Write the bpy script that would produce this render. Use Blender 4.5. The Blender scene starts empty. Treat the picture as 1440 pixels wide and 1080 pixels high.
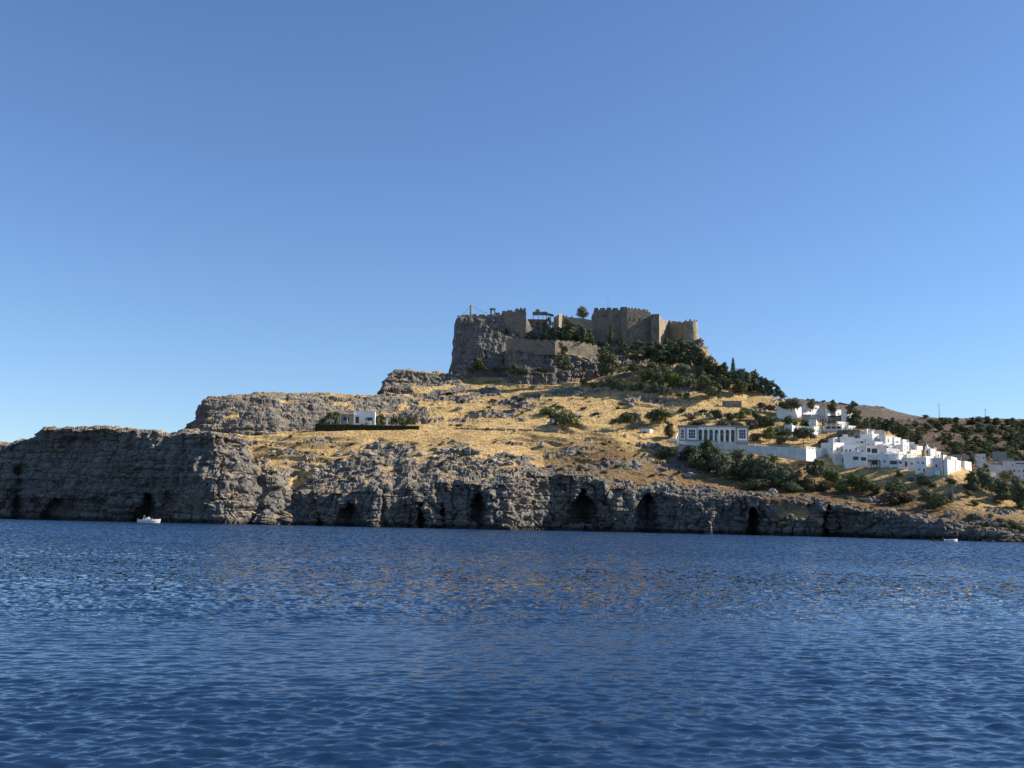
import bpy, bmesh, math, random
import numpy as np
from mathutils import Vector, Matrix

S = bpy.context.scene
COL = S.collection
# ------------------------------------------------------------------ camera, sky, sun, exposure
CAM_H = 2.4; F = 1440.0; PITCH = math.atan(195 / 1440); ROLL = math.radians(1.2)
_X = np.array([1., 0, 0]); _U = np.array([0, -math.sin(PITCH), math.cos(PITCH)]); _F = np.array([0, math.cos(PITCH), math.sin(PITCH)])
CX = math.cos(ROLL) * _X + math.sin(ROLL) * _U
CY = -math.sin(ROLL) * _X + math.cos(ROLL) * _U
cam = bpy.data.cameras.new('camera'); cam.sensor_width = 36; cam.lens = 36; cam.clip_start = 0.5; cam.clip_end = 30000
co = bpy.data.objects.new('camera', cam); COL.objects.link(co); S.camera = co
M = Matrix([[CX[i], CY[i], -_F[i], (0, 0, CAM_H)[i]] for i in range(3)] + [[0, 0, 0, 1]]); co.matrix_world = M
SUN_EL = math.radians(32); SUN_AZ = math.radians(4)      # azimuth: from +X (right of the view) turned towards +Y (away)
sd = Vector((math.cos(SUN_EL) * math.cos(SUN_AZ), math.cos(SUN_EL) * math.sin(SUN_AZ), math.sin(SUN_EL)))
w = bpy.data.worlds.new('World'); S.world = w; w.use_nodes = True
nt = w.node_tree; nt.nodes.clear()
sky = nt.nodes.new('ShaderNodeTexSky'); sky.sky_type = 'NISHITA'; sky.sun_disc = False
sky.sun_elevation = SUN_EL; sky.sun_rotation = math.pi / 2 - SUN_AZ
sky.air_density = 1.0; sky.dust_density = 0.1; sky.ozone_density = 4.5
bg = nt.nodes.new('ShaderNodeBackground'); bg.inputs['Strength'].default_value = 0.086
wo = nt.nodes.new('ShaderNodeOutputWorld')
tint = nt.nodes.new('ShaderNodeMix'); tint.data_type = 'RGBA'; tint.blend_type = 'MULTIPLY'; tint.inputs[0].default_value = 1; tint.inputs[7].default_value = (.90, .98, 1.10, 1)
nt.links.new(sky.outputs[0], tint.inputs[6]); nt.links.new(tint.outputs[2], bg.inputs[0]); nt.links.new(bg.outputs[0], wo.inputs[0])
sl = bpy.data.lights.new('sun', 'SUN'); sl.energy = 5.0; sl.angle = math.radians(0.5); sl.color = (1.0, 0.89, 0.74)
so = bpy.data.objects.new('sun', sl); COL.objects.link(so); so.rotation_euler = sd.to_track_quat('Z', 'Y').to_euler()
S.view_settings.view_transform = 'Standard'; S.view_settings.look = 'None'
S.view_settings.exposure = 0.75; S.view_settings.gamma = 1.0
S.cycles.max_bounces = 6; S.cycles.diffuse_bounces = 3; S.cycles.glossy_bounces = 3; S.cycles.use_adaptive_sampling = True

def px(x, y, D):
    """world point on the sight line of photograph pixel (x, y) at world distance Y = D (arrays allowed)"""
    x = np.asarray(x, float); y = np.asarray(y, float); D = np.asarray(D, float)
    a = (x - 720) / F; b = -(y - 540) / F
    d = a[..., None] * CX + b[..., None] * CY + _F
    return d * (D / d[..., 1])[..., None] + np.array([0, 0, CAM_H])
def P(x, y, D): return Vector(px(x, y, D))
def M_PX(D): return D / F / 0.99          # metres per photograph pixel at distance D

# ------------------------------------------------------------------ numpy noise
def _h(ix, iy, iz, s=0):
    n = (ix.astype(np.int64) * 374761393 + iy.astype(np.int64) * 668265263 + iz.astype(np.int64) * 2147483647 + s * 1274126177) & 0xffffffff
    n = ((n ^ (n >> 13)) * 1274126177) & 0xffffffff
    n = ((n ^ (n >> 16)) * 2246822519) & 0xffffffff
    return ((n ^ (n >> 15)) & 0xffffff) / float(0xffffff)
def vnoise(p, s=0):
    i = np.floor(p).astype(np.int64); f = p - i; f = f * f * (3 - 2 * f); r = 0
    for dx in (0, 1):
        for dy in (0, 1):
            for dz in (0, 1):
                wt = (f[..., 0] if dx else 1 - f[..., 0]) * (f[..., 1] if dy else 1 - f[..., 1]) * (f[..., 2] if dz else 1 - f[..., 2])
                r = r + wt * _h(i[..., 0] + dx, i[..., 1] + dy, i[..., 2] + dz, s)
    return r
def fbm(p, o=4, s=0, g=0.5):
    r = 0; a = 1; t = 0
    for k in range(o):
        r = r + a * vnoise(p * (2.03 ** k) + 17.3 * k, s + k); t += a; a *= g
    return r / t
def voro(p, s=0):
    i = np.floor(p).astype(np.int64); best = np.full(p.shape[:-1], 9.0); sec = best.copy(); cid = np.zeros(p.shape[:-1])
    for dx in (-1, 0, 1):
        for dy in (-1, 0, 1):
            for dz in (-1, 0, 1):
                c = i + np.array([dx, dy, dz]); a = c[..., 0]; b = c[..., 1]; d = c[..., 2]
                q = np.stack([a + .15 + .7 * _h(a, b, d, s), b + .15 + .7 * _h(a, b, d, s + 1), d + .15 + .7 * _h(a, b, d, s + 2)], -1)
                e = ((q - p) ** 2).sum(-1); m = e < best
                sec = np.where(m, best, np.minimum(sec, e)); cid = np.where(m, _h(a, b, d, s + 3), cid); best = np.where(m, e, best)
    return np.sqrt(best), np.sqrt(sec), cid
def ss(a, b, x):
    t = np.clip((x - a) / (b - a), 0, 1); return t * t * (3 - 2 * t)

# ------------------------------------------------------------------ objects and tags
def tag(o, label=None, cat=None, group=None, kind=None):
    if label: o['label'] = label
    if cat: o['category'] = cat
    if group: o['group'] = group
    if kind or cat: o['kind'] = kind or 'thing'
    return o
def grid_obj(name, V, mats, attrs=None, kind='structure', smooth=True):
    nv, nu = V.shape[:2]
    me = bpy.data.meshes.new(name)
    idx = np.arange(nv * nu).reshape(nv, nu)
    q = np.stack([idx[:-1, :-1], idx[:-1, 1:], idx[1:, 1:], idx[1:, :-1]], -1).reshape(-1, 4)
    me.vertices.add(nv * nu); me.vertices.foreach_set('co', V.reshape(-1).astype(np.float32))
    me.loops.add(q.size); me.loops.foreach_set('vertex_index', q.reshape(-1).astype(np.int32))
    me.polygons.add(len(q)); me.polygons.foreach_set('loop_start', (np.arange(len(q)) * 4).astype(np.int32))
    me.polygons.foreach_set('loop_total', np.full(len(q), 4, np.int32))
    me.update(calc_edges=True)
    me.polygons.foreach_set('use_smooth', np.full(len(q), smooth, bool))
    for k, a in (attrs or {}).items():
        at = me.attributes.new(k, 'FLOAT', 'POINT'); at.data.foreach_set('value', a.reshape(-1).astype(np.float32))
    for m in mats: me.materials.append(m)
    o = bpy.data.objects.new(name, me); COL.objects.link(o)
    if kind: o['kind'] = kind
    return o
class MB:
    """collects shapes into one mesh"""
    def __init__(s): s.v = []; s.f = []
    def add(s, vs, fs):
        b = len(s.v); s.v += [tuple(v) for v in vs]; s.f += [tuple(b + i for i in f) for f in fs]; return s
    def prism(s, pts, off):
        """closed polygon pts (3-D, list) extruded by vector off"""
        n = len(pts); off = Vector(off); a = [Vector(p) for p in pts]
        s.add(a + [p + off for p in a], [tuple(range(n))[::-1], tuple(range(n, 2 * n))] + [(i, (i + 1) % n, n + (i + 1) % n, n + i) for i in range(n)]); return s
    def box(s, c, u, v, h, up=Vector((0, 0, 1))):
        c = Vector(c); u = Vector(u); v = Vector(v); return s.prism([c, c + u, c + u + v, c + v], up * h)
    def tube(s, a, b, r0, r1=None, n=6):
        a = Vector(a); b = Vector(b); r1 = r0 if r1 is None else r1; d = (b - a).normalized()
        e = d.cross(Vector((0.3, 0.9, 0.1))).normalized(); g = d.cross(e)
        vs = [a + (e * math.cos(t) + g * math.sin(t)) * r0 for t in [2 * math.pi * k / n for k in range(n)]] + [b + (e * math.cos(t) + g * math.sin(t)) * r1 for t in [2 * math.pi * k / n for k in range(n)]]
        s.add(vs, [tuple(range(n))[::-1], tuple(range(n, 2 * n))] + [(i, (i + 1) % n, n + (i + 1) % n, n + i) for i in range(n)]); return s
    def build(s, name, mat, parent=None, smooth=False):
        me = bpy.data.meshes.new(name); me.from_pydata(s.v, [], s.f); me.update()
        bm = bmesh.new(); bm.from_mesh(me); bmesh.ops.recalc_face_normals(bm, faces=bm.faces); bm.to_mesh(me); bm.free()
        if smooth:
            for p in me.polygons: p.use_smooth = True
        me.materials.append(mat)
        o = bpy.data.objects.new(name, me); COL.objects.link(o)
        if parent:
            o.parent = parent
            o.matrix_parent_inverse = Matrix.Translation(-parent.location) if parent.parent is None else Matrix()
        return o
def empty(name, loc, label, cat, group=None, kind=None):
    o = bpy.data.objects.new(name, None); COL.objects.link(o); o.location = loc; return tag(o, label, cat, group, kind)

# ------------------------------------------------------------------ materials
def nodes(name):
    m = bpy.data.materials.new(name); m.use_nodes = True; t = m.node_tree; b = t.nodes['Principled BSDF']; return m, t, b
def N(t, typ, **kw):
    n = t.nodes.new(typ)
    for k, v in kw.items():
        if k in n.inputs.keys() if hasattr(n.inputs, 'keys') else False: n.inputs[k].default_value = v
        else: setattr(n, k, v)
    return n
def ramp(t, src, stops):
    r = t.nodes.new('ShaderNodeValToRGB'); e = r.color_ramp.elements
    while len(e) < len(stops): e.new(0.5)
    for k, (p, c) in enumerate(stops):
        e[k].position = p; e[k].color = tuple(c) + (1,) if len(c) == 3 else c
    t.links.new(src, r.inputs[0]); return r.outputs[0]
def mix(t, fac, a, b, mode='MIX'):
    m = t.nodes.new('ShaderNodeMix'); m.data_type = 'RGBA'; m.blend_type = mode
    for v, s in ((fac, 0), (a, 6), (b, 7)):
        if isinstance(v, (int, float)): m.inputs[s].default_value = v
        elif isinstance(v, tuple): m.inputs[s].default_value = v + (1,)
        else: t.links.new(v, m.inputs[s])
    return m.outputs[2]
def math_(t, op, a, b=0.0):
    m = t.nodes.new('ShaderNodeMath'); m.operation = op
    for k, v in enumerate((a, b)):
        if isinstance(v, (int, float)): m.inputs[k].default_value = v
        else: t.links.new(v, m.inputs[k])
    return m.outputs[0]
def noise(t, scale, detail=4, rough=.55, vec=None, typ='ShaderNodeTexNoise'):
    n = t.nodes.new(typ); n.inputs['Scale'].default_value = scale
    if typ == 'ShaderNodeTexNoise': n.inputs['Detail'].default_value = detail; n.inputs['Roughness'].default_value = rough
    if vec is not None: t.links.new(vec, n.inputs['Vector'])
    return n.outputs[0]
def mapping(t, sc):
    g = t.nodes.new('ShaderNodeNewGeometry'); m = t.nodes.new('ShaderNodeMapping'); m.inputs['Scale'].default_value = sc
    t.links.new(g.outputs['Position'], m.inputs['Vector']); return m.outputs[0]
def bump(t, b, h, strength, dist):
    n = t.nodes.new('ShaderNodeBump'); n.inputs['Strength'].default_value = strength; n.inputs['Distance'].default_value = dist
    t.links.new(h, n.inputs['Height']); t.links.new(n.outputs[0], b.inputs['Normal'])

def terrain_mat(name, rock_a, rock_b, rock_c, grass=True, gcol=((.26, .165, .075), (.50, .345, .145), (.68, .495, .235))):
    m, t, b = nodes(name); pos = mapping(t, (1, 1, 1))
    b.inputs['Roughness'].default_value = 0.95; b.inputs['Specular IOR Level'].default_value = 0.15
    n1 = noise(t, .09, 6, .6, pos); n2 = noise(t, .55, 6, .65, pos); st = noise(t, .25, 5, .6, mapping(t, (.9, .9, .18)))
    lay = noise(t, 1.0, 4, .6, mapping(t, (.05, .05, 1.1)))
    rc = ramp(t, n2, [(.3, rock_a), (.52, rock_b), (.72, rock_c)])
    rc = mix(t, ramp(t, st, [(.42, (0, 0, 0)), (.62, (1, 1, 1))]), rc, mix(t, .5, rc, (.07, .062, .055)))
    rc = mix(t, ramp(t, n1, [(.56, (0, 0, 0)), (.7, (.55, .55, .55))]), rc, (.36, .31, .24))
    rc = mix(t, .35, rc, ramp(t, lay, [(.35, (.09, .08, .07)), (.6, (.31, .297, .277))]))
    col = rc
    if grass:
        a = t.nodes.new('ShaderNodeAttribute'); a.attribute_name = 'rock'
        g1 = noise(t, .07, 5, .6, pos); g2 = noise(t, .55, 5, .62, mapping(t, (.6, .6, 2.2))); g3 = noise(t, .22, 5, .65, pos)
        gc = ramp(t, g2, [(.28, gcol[0]), (.45, gcol[1]), (.66, gcol[2])])
        gc = mix(t, ramp(t, g1, [(.5, (0, 0, 0)), (.68, (.75, .75, .75))]), gc, mix(t, .6, gc, (.24, .12, .065)))
        gc = mix(t, ramp(t, g3, [(.57, (0, 0, 0)), (.64, (.8, .8, .8))]), gc, ramp(t, g2, [(.3, (.06, .06, .035)), (.7, (.17, .15, .08))]))
        br = t.nodes.new('ShaderNodeAttribute'); br.attribute_name = 'scrub'
        gc = mix(t, br.outputs['Fac'], gc, ramp(t, noise(t, .8, 5, .7, pos), [(.3, (.05, .032, .02)), (.5, (.12, .075, .042)), (.68, (.27, .18, .095))]))
        gn = t.nodes.new('ShaderNodeNewGeometry'); sx = t.nodes.new('ShaderNodeSeparateXYZ'); t.links.new(gn.outputs['True Normal'], sx.inputs[0])
        fl = t.nodes.new('ShaderNodeMapRange'); fl.inputs[1].default_value = .62; fl.inputs[2].default_value = .9; t.links.new(sx.outputs[2], fl.inputs[0])
        pt = ramp(t, noise(t, .35, 5, .65, pos), [(.44, (0, 0, 0)), (.56, (.85, .85, .85))])
        fac = math_(t, 'MULTIPLY', a.outputs['Fac'], math_(t, 'SUBTRACT', 1.0, math_(t, 'MULTIPLY', fl.outputs[0], pt)))
        col = mix(t, fac, gc, rc)
    gz = t.nodes.new('ShaderNodeNewGeometry'); sz = t.nodes.new('ShaderNodeSeparateXYZ'); t.links.new(gz.outputs['Position'], sz.inputs[0])
    wet = t.nodes.new('ShaderNodeMapRange'); wet.inputs[1].default_value = 1.3; wet.inputs[2].default_value = .5; t.links.new(math_(t, 'ADD', sz.outputs[2], math_(t, 'MULTIPLY', n2, -.9)), wet.inputs[0])
    col = mix(t, math_(t, 'MULTIPLY', wet.outputs[0], .75), col, (.03, .028, .024))
    t.links.new(col, b.inputs['Base Color'])
    vb = noise(t, .8, typ='ShaderNodeTexVoronoi', vec=pos); h = math_(t, 'ADD', noise(t, 1.4, 8, .7, pos), math_(t, 'MULTIPLY', vb, .6))
    bump(t, b, h, 1.0, 0.8)
    return m
ROCK = terrain_mat('limestone_and_dry_grass', (.058, .055, .052), (.165, .155, .142), (.37, .35, .315))
FAR = terrain_mat('shaded_far_hillside', (.04, .038, .036), (.075, .068, .062), (.125, .11, .1), gcol=((.04, .037, .03), (.08, .066, .05), (.14, .11, .08)))  # brown-grey palette with the shade lying on the far hills mixed in
def plain(name, c, rough=.8, var=.12, sc=1.0, spec=.3, bmp=0):
    m, t, b = nodes(name); pos = mapping(t, (1, 1, 1)); n = noise(t, sc, 5, .65, pos)
    lo = tuple(v * (1 - var * 1.6) for v in c); hi = tuple(min(1, v * (1 + var)) for v in c)
    t.links.new(ramp(t, n, [(.3, lo), (.65, hi)]), b.inputs['Base Color'])
    b.inputs['Roughness'].default_value = rough; b.inputs['Specular IOR Level'].default_value = spec
    if bmp: bump(t, b, noise(t, sc * 3, 5, .6, pos), bmp, .15)
    return m
def masonry(name, c, var=.3):
    m, t, b = nodes(name)
    n1 = noise(t, .16, 6, .7, mapping(t, (1, 1, .45))); n4 = noise(t, .33, 6, .7, pos_ := mapping(t, (1, 1, 1))); n2 = noise(t, 1.1, 5, .7, mapping(t, (1, 1, 1.6))); n3 = noise(t, 1.0, 3, .5, mapping(t, (.4, .4, 2.4)))
    lo = tuple(v * (1 - var) for v in c); hi = tuple(v * (1 + var) for v in c)
    cc = ramp(t, n2, [(.3, lo), (.7, hi)])
    cc = mix(t, ramp(t, n1, [(.45, (0, 0, 0)), (.66, (.8, .8, .8))]), cc, mix(t, .6, cc, (c[0] * 1.25, c[1] * 1.0, c[2] * .75)))
    cc = mix(t, ramp(t, n3, [(.5, (0, 0, 0)), (.6, (.35, .35, .35))]), cc, (c[0] * .5, c[1] * .5, c[2] * .5))
    cc = mix(t, ramp(t, n4, [(.5, (0, 0, 0)), (.6, (.75, .75, .75))]), cc, (c[0] * .55, c[1] * .56, c[2] * .58))
    cc = mix(t, ramp(t, noise(t, .5, 5, .7, pos_), [(.58, (0, 0, 0)), (.66, (.8, .8, .8))]), cc, (c[0] * 1.5, c[1] * 1.42, c[2] * 1.3))
    t.links.new(cc, b.inputs['Base Color']); b.inputs['Roughness'].default_value = .95; b.inputs['Specular IOR Level'].default_value = .15
    bump(t, b, math_(t, 'ADD', n2, n4), 1.0, .6); return m
def foliage(name, c1, c2, c3):
    m, t, b = nodes(name); g = t.nodes.new('ShaderNodeNewGeometry')
    i = t.nodes.new('ShaderNodeObjectInfo')
    oc = t.nodes.new('ShaderNodeTexCoord'); n = t.nodes.new('ShaderNodeTexNoise'); n.inputs['Scale'].default_value = 1.3; t.links.new(oc.outputs['Object'], n.inputs['Vector'])
    f = math_(t, 'ADD', math_(t, 'MULTIPLY', n.outputs[0], .75), math_(t, 'MULTIPLY', g.outputs['Random Per Island'], .3))
    c = ramp(t, f, [(.35, c1), (.55, c2), (.78, c3)])
    c = mix(t, math_(t, 'MULTIPLY', i.outputs['Random'], .45), c, mix(t, .5, c, (.11, .10, .05)))
    t.links.new(c, b.inputs['Base Color']); b.inputs['Roughness'].default_value = .9; b.inputs['Specular IOR Level'].default_value = .1
    return m
PINE = foliage('pine_needles', (.04, .052, .027), (.09, .112, .056), (.17, .20, .10))
OLIVE = foliage('olive_leaves', (.07, .08, .045), (.155, .17, .10), (.26, .27, .165))
GREEN = foliage('green_leaves', (.06, .082, .025), (.14, .175, .055), (.24, .28, .09))
SCRUB = foliage('grey_scrub', (.05, .045, .03), (.10, .088, .055), (.17, .145, .09))
BARK = plain('bark', (.13, .10, .075), .95, .3, 2)
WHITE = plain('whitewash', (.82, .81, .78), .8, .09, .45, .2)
OFFW = plain('off_white_and_shaded_wash', (.62, .62, .60), .85, .12, .5, .2)  # off-white trim; on shaded walls the greyer tone is shade in the colour
CREAM = plain('cream_plaster', (.55, .48, .38), .85, .12, .6)
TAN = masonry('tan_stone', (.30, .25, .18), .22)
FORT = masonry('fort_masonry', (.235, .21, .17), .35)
FORTL = masonry('pale_and_sunlit_masonry', (.34, .295, .22), .3)  # pale stone; on the sunlit fort walls the lighter tone is painted sunlight
GLASS = plain('dark_window_glass', (.02, .025, .03), .2, .1, 1, .5)
WOOD = plain('brown_wood', (.12, .075, .045), .8, .2, 2)
METAL = plain('grey_metal', (.22, .22, .22), .5, .1, 1)
DARK = plain('dark_iron', (.04, .04, .045), .5, .1, 1)
GREYP = plain('grey_paint', (.30, .30, .28), .7, .1, 1)
TERRA = plain('terracotta', (.40, .20, .12), .85, .15, 1)
HULL = plain('white_gelcoat', (.8, .8, .8), .25, .03, 1, .5)
SKIN = plain('skin', (.50, .29, .20), .6, .08, 3)
# ------------------------------------------------------------------ the sea
def sea():
    s0 = np.concatenate([np.linspace(-1.3, -.605, 240), np.linspace(-.6, .6, 1050), np.linspace(.605, 1.3, 240)])
    s = np.concatenate([-np.geomspace(40, 1.33, 22), s0, np.geomspace(1.33, 40, 22)])
    pyx = np.concatenate([np.linspace(420, 60, 640), np.linspace(59.7, 8.2, 240)])
    D = CAM_H * F / pyx
    D = np.concatenate([[-400, -120, -40, -10, -2, 2, 5, 7], D, np.geomspace(460, 14000, 14)])
    Dg, Sg = np.meshgrid(D, s, indexing='ij')
    X = Sg * np.sqrt(np.maximum(Dg, 0) ** 2 + 64); Y = Dg + 0 * X
    dsp = np.abs(np.gradient(D))[:, None] + 0 * X
    rnd = np.random.RandomState(4); H = np.zeros_like(X); HX = np.zeros_like(X); HY = np.zeros_like(X); SX = np.zeros_like(X); SY = np.zeros_like(X)
    p2 = np.stack([X / 16, Y / 11, 0 * X], -1); patch = fbm(p2, 3, 5)
    p3 = np.stack([X / 70, Y / 30, 0 * X], -1); gust = fbm(p3, 3, 9)
    calm = np.clip(ss(13, 17, Y) * (1 - ss(26, 31, Y + (patch - .5) * 16)) * (1 - ss(-2, 12, X - (Y - 18) * .6)), 0, 1)
    short = (.85 + .9 * (patch - .5)) * (1 - .5 * calm) * (.75 + .6 * (gust - .2))
    for k in range(110):
        lam = 0.11 * (.62 / 0.11) ** rnd.rand() if k < 95 else .9 * 4.0 ** rnd.rand()
        th = math.radians(-80) + rnd.normal() * .4
        kx = 2 * math.pi / lam * math.cos(th); ky = 2 * math.pi / lam * math.sin(th)
        slope = .036 * (lam / .3) ** -.1 if k < 95 else .011
        A = slope * lam / (2 * math.pi)
        fade = ss(.8, 2.2, lam * (1 / (abs(math.sin(th)) + .05)) / dsp)
        amp = A * np.where(lam < 1.6, short, 1.0)
        ph = kx * X + ky * Y + rnd.rand() * 6.283; cs_ = np.cos(ph)
        H += amp * fade * np.sin(ph); c = amp * fade * cs_ * .55; HX += c * math.cos(th); HY += c * math.sin(th)
        SX += amp * kx * cs_; SY += amp * ky * cs_
    V = np.stack([X + HX, Y + HY, H], -1)
    m, t, b = nodes('sea_water')
    b.inputs['Base Color'].default_value = (.009, .03, .073, 1); b.inputs['Roughness'].default_value = .04; b.inputs['IOR'].default_value = 1.52
    ra = t.nodes.new('ShaderNodeAttribute'); ra.attribute_name = 'rough'; t.links.new(ra.outputs['Fac'], b.inputs['Roughness'])
    a = t.nodes.new('ShaderNodeAttribute'); a.attribute_name = 'chop'
    h = math_(t, 'ADD', noise(t, 5.5, 4, .6, mapping(t, (.5, 1, 1))), math_(t, 'MULTIPLY', noise(t, 2.2, 3, .6, mapping(t, (.4, 1, 1))), 1.6))
    h = math_(t, 'MULTIPLY', h, a.outputs['Fac'])
    bump(t, b, h, 1.0, .09)
    far = ss(40, 160, Y)
    chop = (.13 + .1 * far) * (1 - .6 * calm) * (.6 + .8 * patch)
    o = grid_obj('sea', V, [m], {'chop': chop, 'rough': .025 + .13 * ss(15, 130, Y)})
    fs_ = 1 + .5 * ss(20, 90, Y); nn = np.stack([-SX * fs_, -SY * fs_ - (.05 * ss(10, 25, Y) + .22 * ss(25, 120, Y)), np.ones_like(SX)], -1); nn /= np.linalg.norm(nn, axis=-1, keepdims=True); o.data.normals_split_custom_set_from_vertices(nn.reshape(-1, 3).astype(np.float32)); return o
sea()

# ------------------------------------------------------------------ terrain reliefs
def curve(pts, xs, sm=3.0):
    pts = np.array(pts, float); y = np.interp(xs, pts[:, 0], pts[:, 1])
    if sm > 0:
        dx = xs[1] - xs[0]; r = max(1, int(sm / dx)); k = np.hanning(2 * r + 3)[1:-1]; k /= k.sum()
        y = np.convolve(np.pad(y, (r, r), 'edge'), k, 'valid')
    return y
def normals(V):
    du = np.gradient(V, axis=1); dv = np.gradient(V, axis=0); n = np.cross(du, dv); n /= np.linalg.norm(n, axis=-1, keepdims=True) + 1e-9
    return n
class Relief: pass
def relief(name, x0, x1, step, rows, mat, caves=(), terr=0.0, wrapL=0, wrapR=0, amp=1.0, seed=0, wrapw=14, under=None, strata=.5, ribs=1.0):
    """rows: list of dicts y, D, rock, scrub (each a list of (x, value)), n = rows of quads up to the next one"""
    xs = np.arange(x0, x1 + step, step); nu = len(xs)
    Y = []; Dd = []; RK = []; SC = []
    cs = [dict(y=curve(r['y'], xs, r.get('sm', 3)), D=curve(r['D'], xs, 5), rock=curve(r.get('rock', [(0, 1)]), xs), scrub=curve(r.get('scrub', [(0, 0)]), xs), n=r.get('n', 10), e=r.get('e', 1)) for r in rows]
    for a, b in zip(cs[:-1], cs[1:]):
        for k in range(a['n']):
            t = k / a['n']; td = t ** a['e']
            Y.append(a['y'] * (1 - t) + b['y'] * t); Dd.append(a['D'] * (1 - td) + b['D'] * td)
            RK.append(a['rock'] * (1 - t) + b['rock'] * t); SC.append(a['scrub'] * (1 - t) + b['scrub'] * t)
    b = cs[-1]; Y.append(b['y']); Dd.append(b['D']); RK.append(b['rock']); SC.append(b['scrub'])
    Y = np.array(Y); Dd = np.array(Dd); RK = np.array(RK); SC = np.array(SC); Xp = np.broadcast_to(xs, Y.shape)
    D = Dd.copy()
    if wrapL: D = D + wrapL * (1 - np.sqrt(np.clip((xs - x0) / wrapw, 0, 1) * (2 - np.clip((xs - x0) / wrapw, 0, 1))))[None]
    if wrapR: D = D + wrapR * (1 - np.sqrt(np.clip((x1 - xs) / wrapw, 0, 1) * (2 - np.clip((x1 - xs) / wrapw, 0, 1))))[None]
    if under: D = D + under(Xp, Y)
    jx = Xp + 3 * (vnoise(np.stack([Xp / 9, Y / 9, 0 * Y], -1), 3) - .5) + 2 * (vnoise(np.stack([Xp / 3, Y / 3, 0 * Y], -1), 4) - .5)
    cavem = np.zeros_like(D)
    for (cx, ct, cb, wt, wb, dep) in caves:
        # arched opening: narrow at the top (ct), wide at the bottom (cb)
        v = np.clip((Y - ct) / (cb - ct), 0, 1.3); half = (wt + (wb - wt) * v) * np.sqrt(np.clip(v * (2 - v), 0.0001, 1)); half = np.where(Y < ct, .01, half)
        q = np.abs(jx - cx) / (half + .01); inside = (1 - ss(.75, 1.1, q)) * (Y > ct) * (1 - ss(cb, cb + 3, Y))
        D = D + dep * inside * (.5 + .5 * np.clip(1 - q, 0, 1)); cavem = np.maximum(cavem, inside)
    V = px(Xp, Y, D)
    n0 = fbm(V / np.array([11., 11, 5.]), 4, seed + 20); n1 = fbm(V / np.array([30., 30, 14]), 3, seed + 30)
    rock = ss(.42, .58, RK + 1.9 * (n0 - .5) * ss(.02, .12, RK) * (RK < .99) + .35 * (n1 - .5))
    rock = np.where(RK > .97, 1, rock)
    nrm = normals(V); nrm[nrm[..., 1] > .3] *= -1
    steep = 1 - ss(.45, .8, nrm[..., 2])
    # terracing of the heights
    if terr:
        zz = V[..., 2]; stp = 3.2; ph = zz / stp + 2.2 * (vnoise(V / np.array([38., 38, 1e6]), seed + 7) + .5 * vnoise(V / np.array([11., 11, 1e6]), seed + 8)); fr = ph - np.floor(ph)
        V[..., 2] += terr * stp * (ss(.55, .95, fr) - fr) * (1 - steep) * (1 - .6 * rock) * ss(.35, .6, n1) * (1 - ss(930, 990, Xp))
    lo = vnoise(V / 14.0, seed + 1) - .5; lo2 = fbm(V / 6.0, 3, seed + 2) - .5
    f1, f2, c1 = voro(V / np.array([5., 5., 3.6]) + .6 * (n0 - .5)[..., None], seed + 3)
    g1, g2, d1 = voro(V / np.array([2.1, 2.1, 1.5]), seed + 5)
    rib = fbm(V / np.array([3.4, 3.4, 17.]), 3, seed + 6) - .5
    lay = ss(.4, .6, vnoise(V / np.array([30., 30., 1.7]), seed + 9)) - .5
    ck = vnoise(V / np.array([2.6, 2.6, 14.]) + 2.0 * (n0 - .5)[..., None], seed + 14) - .5; ck = -np.exp(-(ck / .045) ** 2)
    ck2 = vnoise(V / np.array([22., 22., 2.3]) + 1.2 * (n0 - .5)[..., None], seed + 15) - .5; ck2 = -np.exp(-(ck2 / .05) ** 2)
    fine = fbm(V / 1.1, 2, seed + 11) - .5
    disp = rock * ((4.0 * lo + 2.0 * lo2) * (.25 + .75 * steep) + 2.0 * (c1 - .5) + .9 * (.5 - f1) + 1.0 * (d1 - .5) + steep * (1.5 * ck + .9 * ck2 * (.4 + strata)) + .5 * (.5 - g1) + steep * 4.2 * ribs * rib + steep * strata * 1.7 * lay + .7 * fine)
    disp += (1 - rock) * (.8 * lo2 + .15 * fine + .5 * SC * (.6 - g1))
    disp *= amp
    disp *= (1 - .7 * cavem)
    dv = nrm * disp[..., None]
    hz = nrm * np.array([1, 1, .35])
    V = V + np.where(steep[..., None] > .5, hz * disp[..., None], dv * np.array([.6, .6, 1]))
    o = grid_obj(name, V, [mat], {'rock': np.clip(rock, 0, 1), 'scrub': np.clip(SC + .5 * (n1 - .5) * (SC > .02), 0, 1)}, smooth=False)
    R = Relief(); R.V = V; R.xs = xs; R.Y = Y; R.o = o; R.n = Y.shape[0] - 1 - rows[-2].get('n', 10)
    return R
def ground(R, x, y):
    j = int(round((x - R.xs[0]) / (R.xs[1] - R.xs[0]))); j = min(max(j, 0), len(R.xs) - 1)
    i = int(np.argmin(np.abs(R.Y[:R.n, j] - y))); return Vector(R.V[i, j])
def c(v, x=0): return [(x, v)]

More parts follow.
